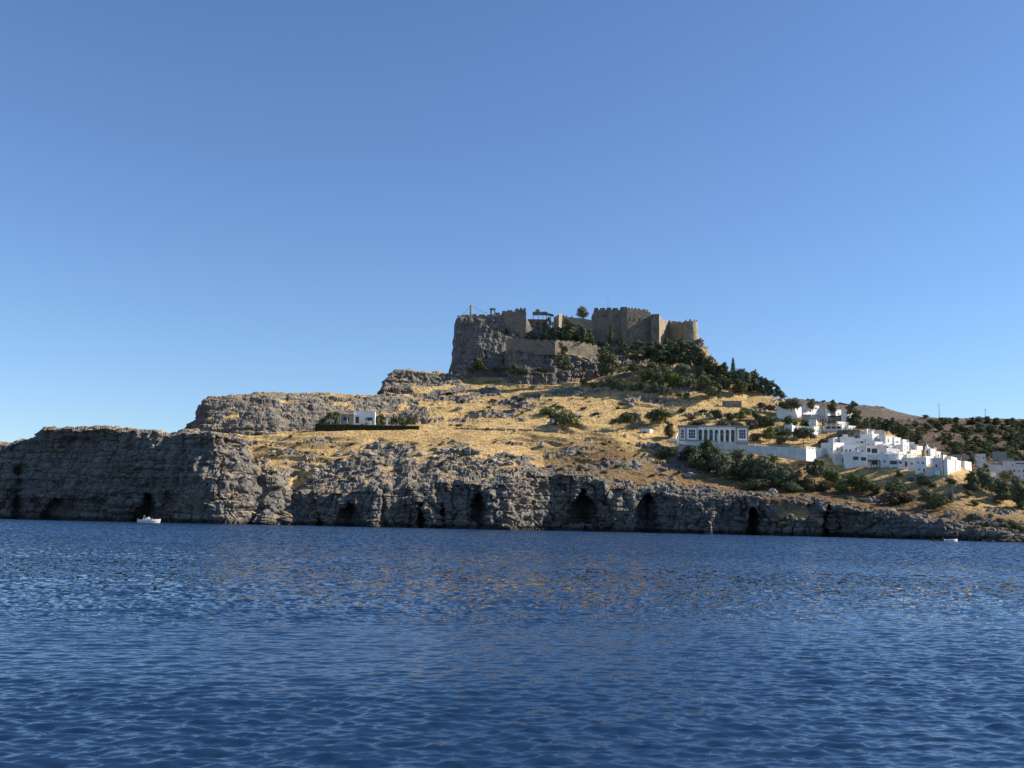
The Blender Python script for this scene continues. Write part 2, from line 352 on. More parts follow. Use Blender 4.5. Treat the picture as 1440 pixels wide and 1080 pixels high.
main_water = [(300, 740), (450, 741), (720, 745), (1000, 752), (1440, 764), (1560, 767)]
DW = [(300, 368), (350, 356), (375, 346), (400, 348), (425, 354), (470, 345), (520, 341), (570, 346), (600, 342), (640, 347), (690, 338), (715, 337), (745, 352), (770, 360), (850, 356), (890, 349), (930, 352), (965, 343), (1000, 336), (1040, 343), (1100, 334), (1160, 330), (1172, 336), (1230, 318), (1300, 300), (1360, 285), (1440, 268), (1560, 255)]
def dplus(k): return [(x, d + k) for x, d in DW]
MAIN = relief('hillside', 300, 1560, .9, [
    dict(y=[(x, y + 6) for x, y in main_water], D=dplus(0), n=8),
    dict(y=[(300, 730), (450, 735), (720, 739), (1000, 746), (1440, 762), (1560, 765)], D=dplus(1), n=70, sm=1, e=1.3),
    # cliff top
    dict(y=[(300, 665), (360, 664), (385, 676), (403, 690), (412, 702), (440, 690), (482, 694), (527, 687), (557, 690), (575, 678), (590, 684), (615, 678), (653, 680), (693, 683), (725, 672), (745, 664), (758, 667), (827, 673), (868, 686), (893, 690), (935, 692), (967, 702), (1063, 702), (1120, 704), (1147, 706), (1180, 711), (1213, 719), (1280, 727), (1320, 735), (1360, 747), (1440, 757), (1560, 762)],
         D=[(300, 378), (360, 366), (390, 358), (420, 364), (470, 352), (520, 348), (600, 350), (640, 352), (690, 345), (715, 345), (745, 358), (770, 366), (850, 362), (930, 358), (1000, 344), (1100, 340), (1160, 336), (1230, 324), (1300, 306), (1360, 290), (1440, 272), (1560, 258)],
         rock=[(0, 1), (740, 1), (770, .8), (1200, .8), (1440, .9)], scrub=[(740, 0), (780, .9), (1440, .95)], n=46),
    # rough slope up to the grass
    dict(y=[(300, 640), (355, 646), (450, 640), (520, 634), (600, 630), (660, 628), (700, 632), (740, 645), (765, 652), (800, 645), (870, 640), (900, 650), (960, 670), (1050, 688), (1150, 698), (1250, 712), (1350, 735), (1440, 748), (1560, 755)],
         D=[(300, 400), (450, 398), (600, 396), (700, 392), (765, 385), (870, 388), (960, 378), (1050, 368), (1150, 356), (1250, 340), (1350, 308), (1440, 288), (1560, 270)],
         rock=[(0, .52), (450, .55), (640, .6), (700, .7), (740, .4), (780, .24), (900, .22), (1100, .12), (1300, .2), (1440, .5)], scrub=[(0, .1), (740, .1), (800, .7), (1440, .85)], n=22),
    dict(y=[(300, 625), (355, 632), (450, 626), (520, 620), (600, 622), (660, 618), (740, 626), (800, 624), (870, 620), (900, 630), (960, 655), (1050, 676), (1150, 690), (1250, 700), (1350, 718), (1440, 735), (1560, 745)],
         D=[(300, 414), (450, 412), (600, 410), (700, 408), (800, 402), (870, 402), (960, 390), (1050, 378), (1150, 366), (1250, 350), (1350, 318), (1440, 300), (1560, 280)],
         rock=[(0, .42), (450, .4), (600, .36), (680, .1), (760, .3), (800, .4), (870, .3), (960, .3), (1100, .06), (1440, .3)], scrub=[(0, .05), (900, .2), (1000, .5), (1100, .8), (1440, .7)], n=24),
    # back of the golden terrace
    dict(y=[(300, 612), (355, 612), (450, 608), (600, 601), (700, 599), (800, 602), (860, 606), (900, 612), (960, 630), (1050, 645), (1110, 660), (1165, 668), (1200, 672), (1280, 682), (1340, 695), (1400, 712), (1440, 718), (1560, 725)],
         D=[(300, 428), (450, 428), (600, 436), (700, 440), (800, 432), (900, 420), (960, 404), (1050, 392), (1165, 376), (1200, 370), (1280, 356), (1340, 340), (1400, 330), (1440, 325), (1560, 310)],
         rock=[(0, .3), (450, .02), (860, .02), (900, .25), (960, .2), (1440, .25)], scrub=[(0, 0), (900, .1), (1100, .3), (1440, .3)], n=20),
    dict(y=[(300, 608), (355, 608), (450, 603), (560, 601), (600, 588), (700, 586), (800, 589), (860, 596), (900, 600), (960, 620), (1050, 625), (1165, 648), (1200, 655), (1280, 663), (1340, 669), (1400, 690), (1440, 700), (1560, 710)],
         D=[(300, 436), (450, 440), (560, 446), (600, 452), (700, 456), (800, 448), (900, 434), (960, 414), (1050, 402), (1165, 384), (1200, 378), (1280, 364), (1340, 350), (1400, 345), (1440, 345), (1560, 330)],
         rock=[(0, .35), (450, .3), (560, .5), (700, .5), (800, .42), (900, .3), (1440, .15)], n=30),
    dict(y=[(300, 604), (500, 600), (545, 560), (600, 560), (700, 560), (800, 560), (900, 572), (1000, 590), (1050, 595), (1100, 602), (1165, 612), (1200, 614), (1280, 636), (1340, 650), (1400, 684), (1440, 694), (1560, 704)],
         D=[(300, 446), (450, 450), (545, 474), (600, 484), (700, 482), (800, 476), (900, 458), (1000, 440), (1100, 420), (1165, 408), (1200, 402), (1280, 388), (1340, 370), (1400, 352), (1440, 350), (1560, 335)],
         rock=[(0, .5), (600, .58), (700, .6), (760, .45), (900, .3), (1440, .15)], n=34),
    dict(y=[(300, 603), (530, 598), (545, 545), (600, 540), (635, 528), (700, 530), (840, 526), (900, 510), (950, 494), (985, 488), (1000, 506), (1050, 540), (1100, 564), (1150, 578), (1200, 592), (1250, 606), (1300, 638), (1350, 656), (1400, 682), (1440, 692), (1560, 702)],
         D=[(300, 452), (530, 460), (545, 492), (635, 514), (840, 508), (900, 505), (985, 510), (1050, 490), (1100, 462), (1150, 450), (1200, 436), (1250, 425), (1300, 405), (1350, 380), (1400, 356), (1440, 353), (1560, 340)],
         rock=[(0, .5), (600, .55), (650, .2), (840, .15), (930, .7), (985, .9), (1020, .3), (1440, .1)], n=14),
    dict(y=[(300, 640), (530, 620), (545, 555), (600, 545), (635, 520), (735, 500), (745, 476), (840, 484), (900, 490), (960, 482), (983, 476), (1000, 512), (1050, 545), (1100, 566), (1150, 580), (1200, 594), (1250, 608), (1300, 642), (1350, 660), (1400, 690), (1440, 700), (1560, 710)],
         D=[(300, 480), (530, 500), (635, 540), (740, 520), (840, 516), (985, 514), (1050, 500), (1100, 480), (1440, 375), (1560, 360)], rock=[(0, .5), (960, .9), (1050, .2)], n=8),
    dict(y=[(300, 700), (530, 680), (600, 640), (740, 482), (840, 486), (900, 494), (983, 486), (1050, 600), (1560, 800)], D=[(300, 560), (740, 600), (983, 600), (1440, 470), (1560, 450)], rock=c(.5)),
], ROCK, caves=[(820, 688, 736, 9, 30, 17), (911, 694, 752, 15, 19, 15), (1059, 711, 756, 6, 12, 14), (673, 684, 738, 13, 16, 14), (624, 700, 742, 4, 9, 14), (489, 707, 746, 15, 22, 11), (592, 696, 744, 4, 7, 12), (1166, 705, 762, 2.5, 3.5, 12), (448, 718, 744, 5, 8, 8)],
    terr=.75, seed=1, ribs=1.6, strata=.35)

# near headland on the left
def under1(x, y):
    u = 5.5 * ss(694, 722, y + 9 * np.sin(x / 17.) + 5 * np.sin(x / 7.3)) * (1 - ss(255, 300, x))
    alc = 7 * np.exp(-(((x - 100) / 26) ** 2)) * ss(612, 624, y) * (1 - ss(640, 690, y))
    alc2 = 8 * np.exp(-(((x - 28) / 10) ** 2)) * ss(650, 662, y)
    return u + alc + alc2
HEAD = relief('headland', -260, 376, .9, [
    dict(y=[(-260, 732), (0, 735), (416, 748)], D=[(-260, 432.5), (-60, 394.5), (0, 381.9), (60, 371.3), (140, 358.5), (230, 344.6), (300, 335), (330, 338), (350, 345), (376, 356)], n=6),
    dict(y=[(-260, 723), (0, 728), (230, 734), (416, 743)], D=[(-260, 432.5), (-60, 395.5), (0, 382.9), (60, 372.3), (140, 359.5), (230, 345.6), (300, 336), (330, 339), (350, 346), (376, 357)], n=110, sm=1, e=1.5),
    dict(y=[(-260, 640), (-60, 628), (0, 623), (13, 628), (30, 621), (45, 618), (51, 616), (55, 609), (63, 604), (80, 606), (97, 604), (117, 604), (150, 604), (175, 606), (197, 610), (200, 607), (217, 608), (238, 613), (255, 610), (275, 609), (300, 611), (320, 613), (343, 622), (350, 648), (358, 676), (366, 708), (376, 744)], sm=1,
         D=[(-260, 440.5), (0, 393.9), (60, 381.3), (140, 366.5), (230, 353.6), (300, 345), (325, 350), (345, 356), (376, 366)], n=22),
    dict(y=[(-260, 636), (-60, 625), (0, 621), (13, 626), (30, 619), (45, 617), (51, 615), (55, 608), (63, 603), (80, 605), (97, 602), (117, 601), (150, 600), (175, 602), (197, 606), (200, 605), (217, 606), (238, 611), (255, 607), (275, 606), (300, 608), (320, 610), (343, 620), (350, 648), (358, 678), (366, 712), (376, 748)], sm=1,
         D=[(-260, 452.5), (0, 403.9), (60, 391.3), (140, 378.5), (230, 366.6), (300, 360), (345, 366), (365, 370), (416, 395)], rock=[(0, .97), (300, .97)], n=14),
    dict(y=[(-260, 645), (0, 640), (60, 618), (150, 612), (300, 622), (343, 640), (352, 670), (376, 755)], D=[(-260, 540.5), (0, 501.9), (140, 456.5), (300, 420), (416, 420)], rock=c(.7)),
], ROCK, caves=[(80, 700, 742, 16, 34, 9), (207, 692, 742, 12, 28, 12)], seed=50, under=under1, strata=.6, amp=.75, ribs=1.4)

# flat-topped mesa behind it
MESA = relief('mesa', 258, 560, .9, [
    dict(y=[(258, 616), (300, 616), (400, 614), (440, 610), (560, 608)], D=[(258, 436), (380, 432), (450, 440), (560, 452)], n=60, e=1.4, rock=[(0, 1), (440, .9), (560, .8)]),
    dict(y=[(258, 608), (266, 599), (272, 592), (277, 586), (278, 578), (281, 572), (287, 564), (293, 559), (340, 558), (357, 556), (382, 554), (392, 554), (398, 555), (480, 557), (560, 559)], sm=1, D=[(258, 452), (300, 450), (380, 452), (400, 458), (470, 462), (560, 470)], n=14, rock=[(0, 1), (400, .9), (560, .8)]),
    dict(y=[(258, 608), (266, 598), (272, 591), (277, 585), (278, 577), (281, 571), (287, 563), (293, 557), (340, 556), (357, 553), (382, 551), (392, 551), (398, 553), (480, 554), (560, 556)], sm=1, D=[(258, 462), (400, 475), (560, 485)], n=10, rock=[(0, .5)]),
    dict(y=[(258, 615), (300, 575), (400, 560), (560, 562)], D=[(258, 520), (560, 540)], rock=c(.5)),
], ROCK, wrapL=30, seed=80, strata=1.2, amp=.8, terr=.5)
MESB = relief('rock_ledge', 531, 662, .9, [
    dict(y=[(531, 562), (560, 562), (600, 558), (640, 552), (662, 552)], D=[(531, 482), (600, 484), (662, 492)], n=14, rock=c(1)),
    dict(y=[(531, 556), (540, 545), (560, 543), (600, 545), (662, 545)], D=[(531, 486), (600, 489), (662, 495)], n=8, rock=[(531, 1), (570, .45), (662, .3)]),
    dict(y=[(531, 554), (540, 541), (550, 538), (600, 540), (650, 540), (662, 540)], D=[(531, 490), (550, 492), (662, 502)], n=24, rock=[(531, 1), (570, .7)]),
    dict(y=[(531, 553), (536, 546), (540, 538), (546, 534), (547, 527), (557, 523), (573, 522), (598, 525), (632, 527), (646, 529), (651, 536), (662, 540)], sm=1, D=[(531, 494), (560, 496), (662, 506)], n=8, rock=[(531, 1)]),
    dict(y=[(531, 552), (536, 545), (540, 537), (546, 532), (547, 526), (557, 521), (573, 520), (598, 522), (632, 524), (646, 527), (651, 534), (662, 539)], sm=1, D=[(531, 500), (662, 512)], n=6, rock=c(.4)),
    dict(y=[(531, 560), (560, 530), (662, 545)], D=[(531, 540), (662, 545)], rock=c(.5)),
], ROCK, wrapL=20, seed=90, wrapw=10, amp=.75)
CITA = relief('citadel_crag', 631, 800, .8, [
    dict(y=[(631, 542), (800, 542)], D=[(631, 512), (700, 510), (740, 514), (800, 524)], n=90, e=1.0),
    dict(y=[(631, 527), (634, 518), (637, 505), (638, 490), (640, 478), (637.5, 466), (639.5, 457), (642, 449), (648, 447), (662, 446), (700, 446), (712, 444), (738, 444), (741, 452), (750, 460), (790, 462), (800, 464)], sm=.5, D=[(631, 520), (700, 520), (738, 522), (745, 530), (800, 536)], n=8),
    dict(y=[(631, 526), (634, 517), (637, 504), (638, 488), (640, 476), (637.5, 464), (639.5, 455), (642, 447.5), (648, 445.5), (662, 445), (700, 445), (738, 444), (741, 452), (750, 460), (800, 463)], sm=.5, D=[(631, 530), (738, 532), (800, 545)], n=6, rock=c(.9)),
    dict(y=[(631, 530), (660, 447), (800, 464)], D=[(631, 590), (800, 590)], rock=c(.6)),
], ROCK, wrapL=24, wrapw=10, seed=110, amp=.32, strata=.1, ribs=1.7, caves=[(683, 480, 503, 1, 2.2, 5), (733, 463, 470, 4, 7, 4), (712, 463, 470, 2, 4, 3)])
BLUF = relief('lower_bluff', 706, 862, .8, [
    dict(y=[(706, 542), (862, 544)], D=[(706, 506), (730, 500), (780, 500), (862, 500)], n=44, e=1.0),
    dict(y=[(706, 500), (713, 493), (778, 495), (786, 500), (800, 500), (862, 508)], sm=1, D=[(706, 510), (720, 504), (780, 505), (862, 507)], n=10),
    dict(y=[(706, 500), (713, 491), (778, 493), (786, 498), (800, 497), (862, 506)], sm=1, D=[(706, 516), (862, 514)], n=4, rock=c(.9)),
    dict(y=[(706, 500), (715, 488), (760, 484), (862, 494)], D=[(706, 530), (862, 530)], rock=c(.7)),
], ROCK, wrapL=10, seed=130, amp=.5, strata=.15, ribs=1.3)
# far hills on the right
FARA = relief('far_hill', 1040, 1420, 1.0, [
    dict(y=[(1040, 650), (1420, 650)], D=c(760), n=20, rock=c(.7)),
    dict(y=[(1040, 590), (1420, 620)], D=c(860), n=50, rock=c(.6)),
    dict(y=[(1040, 558), (1100, 560), (1127, 561), (1149, 565), (1160, 564), (1188, 568), (1220, 570), (1240, 572), (1263, 579), (1277, 583), (1305, 587), (1380, 596), (1420, 604)], D=c(1150), n=6, rock=c(.6), sm=2),
    dict(y=[(1040, 590), (1420, 620)], D=c(1500), rock=c(.6)),
], FAR, seed=150, amp=.5)
FARB = relief('wooded_hill', 1240, 1700, 1.0, [
    dict(y=[(1240, 700), (1340, 700), (1440, 706), (1700, 712)], D=c(420), n=24, rock=c(.3), scrub=c(.8)),
    dict(y=[(1240, 655), (1340, 655), (1440, 662), (1700, 670)], D=c(520), n=30, rock=c(.4), scrub=c(.8)),
    dict(y=[(1240, 618), (1700, 625)], D=c(640), n=40, rock=c(.5), scrub=c(.8)),
    dict(y=[(1240, 592), (1280, 588), (1305, 587), (1340, 588), (1440, 589), (1560, 586), (1700, 580)], D=c(760), n=6, rock=c(.4), sm=2, scrub=c(.8)),
    dict(y=[(1240, 620), (1700, 620)], D=c(900), rock=c(.6)),
], FAR, seed=170, amp=.7)
# ------------------------------------------------------------------ walls, towers and other builders
def add_part(parent, mb, name, mat, smooth=False): return mb.build(name, mat, parent, smooth) if mb.v else None
def lerp(pts, x):
    return float(np.interp(x, [p[0] for p in pts], [p[1] for p in pts]))
def strip(mb, top, bot, Df, xs, thick):
    """vertical wall following photograph columns xs between the polylines top and bot, plan depth Df(x), real thickness"""
    xs = list(xs); n = len(xs); vs = []
    for x in xs:
        D = Df(x)
        for d in (0, thick):
            a = P(x, lerp(top, x), D); b = P(x, lerp(bot, x), D)
            a = Vector((a.x, a.y + d, a.z)); b = Vector((a.x, a.y, b.z)); vs += [a, b]
    fs = []
    for i in range(n - 1):
        k = 4 * i; fs += [(k, k + 1, k + 5, k + 4), (k + 2, k + 6, k + 7, k + 3), (k, k + 4, k + 6, k + 2), (k + 1, k + 3, k + 7, k + 5)]
    fs += [(0, 2, 3, 1), (4 * n - 4, 4 * n - 3, 4 * n - 1, 4 * n - 2)]
    mb.add(vs, fs)
def crenwall(name, label, cat, top, bot, Dp, merlons, thick=2.2, mat=FORT, windows=(), group=None, merl_mat=None, rag=0.0, seed=0):
    """crenellated wall: body, battlement, windows"""
    Df = lambda x: lerp(Dp, x)
    x0 = top[0][0]; x1 = top[-1][0]; xm = (x0 + x1) / 2
    root = empty(name, P(xm, lerp(bot, xm), Df(xm)), label, cat, group)
    xs = sorted(set([p[0] for p in top] + [p[0] for p in Dp if x0 < p[0] < x1] + list(np.arange(x0, x1, 2.0)) + [x1]))
    r = random.Random(seed); tp = [(x, lerp(top, x) + (r.random() - .5) * rag) for x in xs]; tp[0] = (x0, lerp(top, x0)); tp[-1] = (x1, lerp(top, x1))
    mb = MB(); strip(mb, tp, bot, Df, xs, thick); add_part(root, mb, 'wall', mat)
    if merlons:
        mb = MB(); ml = []
        for (a, b, t) in merlons:
            t += (r.random() - .5) * .5; ml += [(a - .03, lerp(tp, a) - .22), (a, t), (b, t + (r.random() - .5) * .3), (b + .03, lerp(tp, b) - .22)]
        strip(mb, ml, [(q[0], lerp(tp, q[0]) + .3) for q in ml], lambda x: Df(x) + .146, [q[0] for q in ml], thick * .45)
        add_part(root, mb, 'battlement', merl_mat or mat)
    for (a, b, wx, hy) in windows:
        D = Df(a); mb = MB(); s = M_PX(D); c0 = P(a, b, D)
        ww = wx * s; hh = hy * s; mb.box(c0 + Vector((-ww / 2, -.03, -hh / 2)), (ww, 0, 0), (0, .5, 0), hh); o = add_part(root, mb, 'window', GLASS)
        mb = MB(); mb.box(c0 + Vector((-ww / 2 - .12, -.1, -hh / 2 - .14)), (ww + .24, 0, 0), (0, .1, 0), .13)
        o2 = mb.build('sill', mat); o2.parent = o
    return root
def arcade(mb, p0, u, n, bw, H, aw, spring, thick, seg=8):
    """wall panel from p0 along unit vector u, n bays bw wide with round-headed openings aw wide"""
    u = Vector(u); v = Vector((-u.y, u.x, 0)) * thick; r = aw / 2; up = Vector((0, 0, 1))
    for k in range(n):
        o = Vector(p0) + u * bw * k; cx = bw / 2
        mb.box(o, u * (cx - r), v, H); mb.box(o + u * (cx + r), u * (bw - cx - r), v, H)
        arc = [(cx - r * math.cos(math.pi * i / seg), spring + r * math.sin(math.pi * i / seg)) for i in range(seg + 1)]
        for (a, b) in zip(arc[:-1], arc[1:]):
            pts = [o + u * a[0] + up * a[1], o + u * b[0] + up * b[1], o + u * b[0] + up * H, o + u * a[0] + up * H]; mb.prism(pts, v)

# ---- the fortress on the crag
crenwall('fortress_wall', 'dark crenellated wall along the edge of the high crag left of the ruined stoa', 'fortress wall',
    [(663, 444.5), (704, 444), (705, 441), (711, 438), (724, 439), (725, 436), (739, 435), (740, 440)], [(663, 450), (700, 452), (712, 458), (740, 478)], [(663, 520.5), (740, 519)],
    [(664, 670, 442), (673.5, 682, 442), (685, 694.5, 442), (697, 703, 442), (706, 711, 437.3), (713, 720.5, 436), (725, 729, 433.6), (731, 734, 433), (736, 739.5, 433)], rag=.6, seed=1)
cr = empty('crane', P(662, 446, 522), 'pale upright mast with stay cables at the left end of the fortress wall', 'crane')
mb = MB(); a = P(662, 446, 522); b = P(662, 428.6, 522)
for dx in (-.45, .45):
    for dy in (-.45, .45): mb.tube(a + Vector((dx, dy, 0)), b + Vector((dx, dy, 0)), .13)
for k in range(12):
    z = a.z + (b.z - a.z) * k / 12; z2 = a.z + (b.z - a.z) * (k + 1) / 12
    mb.tube((a.x - .45, a.y - .45, z), (a.x + .45, a.y - .45, z2), .09); mb.tube((a.x + .45, a.y + .45, z), (a.x - .45, a.y + .45, z2), .09)
mb.box(a + Vector((-.3, -.1, 0)), (.6, 0, 0), (0, .3, 0), (b.z - a.z) * .95)
add_part(cr, mb, 'mast', CREAM)
for (x, y) in ((646, 445.5), (686, 440.5)):
    mb = MB(); e = P(x, y, 522); prev = b
    for k in range(1, 7):
        t = k / 6; q = b.lerp(e, t) + Vector((0, 0, -1.0 * math.sin(math.pi * t) * .8)); mb.tube(prev, q, .06, n=4); prev = q
    add_part(cr, mb, 'cable', DARK)
mb = MB(); mb.tube(P(644.5, 444.6, 522), P(661, 443.6, 522), .25); mb.box(P(643, 445.6, 522), (1.0, 0, 0), (0, 1, 0), .7); mb.box(P(650, 445, 522), (1.6, 0, 0), (0, 1, 0), .9); mb.box(P(655, 445, 522), (1.3, 0, 0), (0, 1, 0), 1.1)
add_part(cr, mb, 'jib', GREYP)
tg = empty('temple_gate', P(692, 443, 530), 'ruined temple doorway of two piers and a lintel above the crag wall', 'ruin')
s = M_PX(530); a = P(688.8, 446, 530); hz = P(688.8, 434.2, 530).z - a.z
mb = MB(); mb.prism([a, a + Vector((1.0, 0, 0)), a + Vector((1.15, 0, hz - .5)), a + Vector((.15, 0, hz - .5))], (0, 1, 0)); mb.box(a + Vector((2.2, 0, 0)), (.65, 0, 0), (0, 1, 0), hz - .5); add_part(tg, mb, 'pier', FORTL)
mb = MB(); mb.box(a + Vector((-.2, -.05, hz - .5)), (3.1, 0, 0), (0, 1.1, 0), .85); add_part(tg, mb, 'lintel', FORT)
bl = empty('ruin_block', P(699, 443, 530), 'low brown-topped masonry block beside the ruined temple doorway', 'ruin')
a = P(696.8, 444.5, 530); mb = MB(); mb.box(a, (2.1, 0, 0), (0, 2, 0), 1.3); add_part(bl, mb, 'wall', FORTL); mb = MB(); mb.box(a + Vector((-.1, -.1, 1.3)), (2.4, 0, 0), (0, 2.2, 0), .55); add_part(bl, mb, 'roof', WOOD)
# stoa with arches
st = empty('stoa', P(758, 460, 530), 'ruined stoa with arches below and a broken row of white columns', 'ruin')
s = M_PX(530); mb = MB(); a = P(742.5, 472, 530); top = P(742.5, 449.5, 530).z - a.z
arcade(mb, a, (1, 0, 0), 3, 9.2 * s, top, 5.8 * s, top - 5.6 * s, 2.0); mb.box(a + Vector((-.3, -.15, top)), (29.5 * s, 0, 0), (0, 2.4, 0), .3); add_part(st, mb, 'arcade', FORT)
mb = MB(); mb.box(a + Vector((0, 5, 0)), (27.6 * s, 0, 0), (0, 1, 0), top - .05); add_part(st, mb, 'back_wall', FORT)
for x in (750, 757.2, 763.4, 768.3, 774.5):
    mb = MB(); mb.tube(P(x, 449.2, 531), P(x, 442.6, 531), .22, .18, 10); mb.box(P(x, 443, 531) + Vector((-.3, -.3, 0)), (.6, 0, 0), (0, .6, 0), .2); add_part(st, mb, 'column', WHITE if x < 765 else FORTL)
mb = MB(); strip(mb, [(749, 438.4), (753, 438.2), (760, 438.6), (768, 438), (771, 440.4), (776, 441.3), (779, 443)], [(749, 442.8), (768, 442.6), (779, 444.6)], lambda x: 530.2, [749, 751, 753, 757, 760, 763, 768, 771, 773, 776, 779], 1.6); add_part(st, mb, 'entablature', FORT)
ch = empty('chapel', P(756, 442, 536), 'small domed chapel ruin standing above the white columns', 'chapel')
mb = MB(); a = P(752.6, 441, 536); mb.box(a, (2.5, 0, 0), (0, 3, 0), 1.2)
pts = [a + Vector((0, 0, 1.2))] + [a + Vector((1.25 - 1.25 * math.cos(t), 0, 1.2 + 1.35 * math.sin(t))) for t in [math.pi * k / 8 for k in range(1, 8)]] + [a + Vector((2.5, 0, 1.2))]
mb.prism(pts, (0, 3, 0)); add_part(ch, mb, 'wall', FORTL)
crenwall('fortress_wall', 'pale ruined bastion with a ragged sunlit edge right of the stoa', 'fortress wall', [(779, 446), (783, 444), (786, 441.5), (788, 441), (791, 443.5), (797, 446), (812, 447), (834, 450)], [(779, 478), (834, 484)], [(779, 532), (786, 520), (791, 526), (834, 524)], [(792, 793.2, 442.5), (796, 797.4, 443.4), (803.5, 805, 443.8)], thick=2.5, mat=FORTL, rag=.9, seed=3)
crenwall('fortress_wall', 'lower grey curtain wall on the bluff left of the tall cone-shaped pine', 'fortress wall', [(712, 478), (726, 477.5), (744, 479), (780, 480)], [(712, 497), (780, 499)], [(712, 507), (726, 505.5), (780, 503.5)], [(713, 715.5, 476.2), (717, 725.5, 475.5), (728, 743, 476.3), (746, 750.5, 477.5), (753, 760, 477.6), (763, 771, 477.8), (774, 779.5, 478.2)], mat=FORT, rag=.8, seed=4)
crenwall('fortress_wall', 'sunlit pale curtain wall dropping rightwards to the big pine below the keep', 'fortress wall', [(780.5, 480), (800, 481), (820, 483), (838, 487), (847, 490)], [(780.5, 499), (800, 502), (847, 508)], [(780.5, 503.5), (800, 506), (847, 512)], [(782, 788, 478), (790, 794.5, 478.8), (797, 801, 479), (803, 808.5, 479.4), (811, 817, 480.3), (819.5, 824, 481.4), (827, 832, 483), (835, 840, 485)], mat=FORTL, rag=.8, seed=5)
# main castle
crenwall('fortress_keep', 'left block of the upper castle with four broad merlons and three small windows', 'castle',
    [(833.5, 441), (835.8, 440.6), (836, 435.5), (872, 435.8), (873, 436)], [(833.5, 496), (873, 494)], [(833.5, 524), (873, 520)],
    [(836.2, 841, 433), (844.3, 851, 432.8), (853.5, 859.5, 432.8), (862, 869, 433)], thick=9, rag=.5, seed=6, windows=[(841, 444, 1.9, 4.2), (849.8, 444, 2.4, 4), (868, 444, 1.8, 4.6)])
kp = [q for q in bpy.data.objects if q.name.startswith('fortress_keep')][0]
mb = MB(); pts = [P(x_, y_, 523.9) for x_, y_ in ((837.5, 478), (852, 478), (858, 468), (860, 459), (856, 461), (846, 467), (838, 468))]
mb.prism([Vector((q.x, 523.7, q.z)) for q in pts], (0, -.25, 0)); add_part(kp, mb, 'blind_arch', plain('dark_masonry', (.07, .065, .055), .95, .3, .8))  # dark flat slab in the outline of a blind arch
crenwall('fortress_tower', 'narrow highest tower with a flat cap in the middle of the upper castle', 'castle', [(873.1, 432.6), (882, 432.4)], [(873.1, 496), (882, 494)], [(873.1, 518.5), (882, 517)], [(873.1, 881.9, 431.8)], thick=9, rag=.1, seed=7)
crenwall('fortress_keep', 'right block of the upper castle with closely spaced merlons and four windows', 'castle', [(882.1, 434.6), (900, 435.6), (911, 437), (912, 438.4), (915, 439.6), (915.6, 441)], [(882.1, 494), (915.6, 494)], [(882.1, 518), (915.6, 520)],
    [(883.2, 886, 432.6), (888, 890.6, 432.8), (892.6, 895.2, 433), (897.4, 900, 433.4), (904.2, 907, 434.2), (908.8, 911.2, 435)], thick=9, rag=.4, seed=8, windows=[(885.2, 449, 1.7, 4.2), (891.7, 449, 2.1, 4), (899.5, 449.4, 2.6, 4.6), (906.6, 450, 2.6, 4.6)])
crenwall('fortress_tower', 'shaded square corner tower with two see-through openings under its flat top', 'castle', [(915.7, 448), (927, 448)], [(915.7, 492), (927, 492)], [(915.7, 516), (927, 514)],
    [(915.7, 916.6, 442.6), (918, 920.6, 442.4), (922.4, 926.9, 442)], thick=9, rag=.1, seed=9)
mb = MB(); strip(mb, [(916.6, 441.9), (926.9, 441.4)], [(916.6, 443.8), (926.9, 443.2)], lambda x: 515, [916.6, 926.9], 1.0); o = mb.build('tower_lintel', FORT)
tw = [q for q in bpy.data.objects if q.name.startswith('fortress_tower') and 'see-through' in q.get('label', '')][0]; o.name = 'lintel'; o.parent = tw; o.matrix_parent_inverse = Matrix.Translation(-tw.location)
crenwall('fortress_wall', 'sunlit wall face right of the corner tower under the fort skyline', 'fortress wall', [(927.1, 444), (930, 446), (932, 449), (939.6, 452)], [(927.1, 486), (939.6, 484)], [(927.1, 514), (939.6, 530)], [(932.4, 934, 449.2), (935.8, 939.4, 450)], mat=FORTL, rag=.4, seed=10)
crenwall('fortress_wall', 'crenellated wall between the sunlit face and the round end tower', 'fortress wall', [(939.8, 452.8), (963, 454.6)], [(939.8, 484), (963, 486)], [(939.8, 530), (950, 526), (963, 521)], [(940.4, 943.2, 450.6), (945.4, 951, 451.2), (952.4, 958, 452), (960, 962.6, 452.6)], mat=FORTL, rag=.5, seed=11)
# round end tower, battered
tb = empty('fortress_tower', P(971, 482, 520), 'round battered tower at the right end of the fort above the dark pines', 'castle')
mb = MB(); n = 22; base = P(972.5, 487, 521); topz = P(972, 453.4, 521).z; rings = []
for (z, r) in ((base.z, 4.6), (base.z + (topz - base.z) * .5, 3.7), (topz, 3.2)):
    rings.append([Vector((base.x + (z - base.z) * -.03 + r * math.cos(2 * math.pi * k / n), base.y + r * math.sin(2 * math.pi * k / n), z)) for k in range(n)])
mb.add([v for r in rings for v in r], [(i * n + k, i * n + (k + 1) % n, (i + 1) * n + (k + 1) % n, (i + 1) * n + k) for i in range(2) for k in range(n)] + [tuple(range(2 * n, 3 * n))])
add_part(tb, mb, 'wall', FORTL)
mb = MB()
for k in range(0, n, 3):
    q = rings[2][k]; q2 = rings[2][(k + 1) % n]; cc = Vector((rings[2][0].x - 3.2, base.y, topz)); mb.prism([q, q2, q2.lerp(cc, .2), q.lerp(cc, .2)], (0, 0, 1.1))
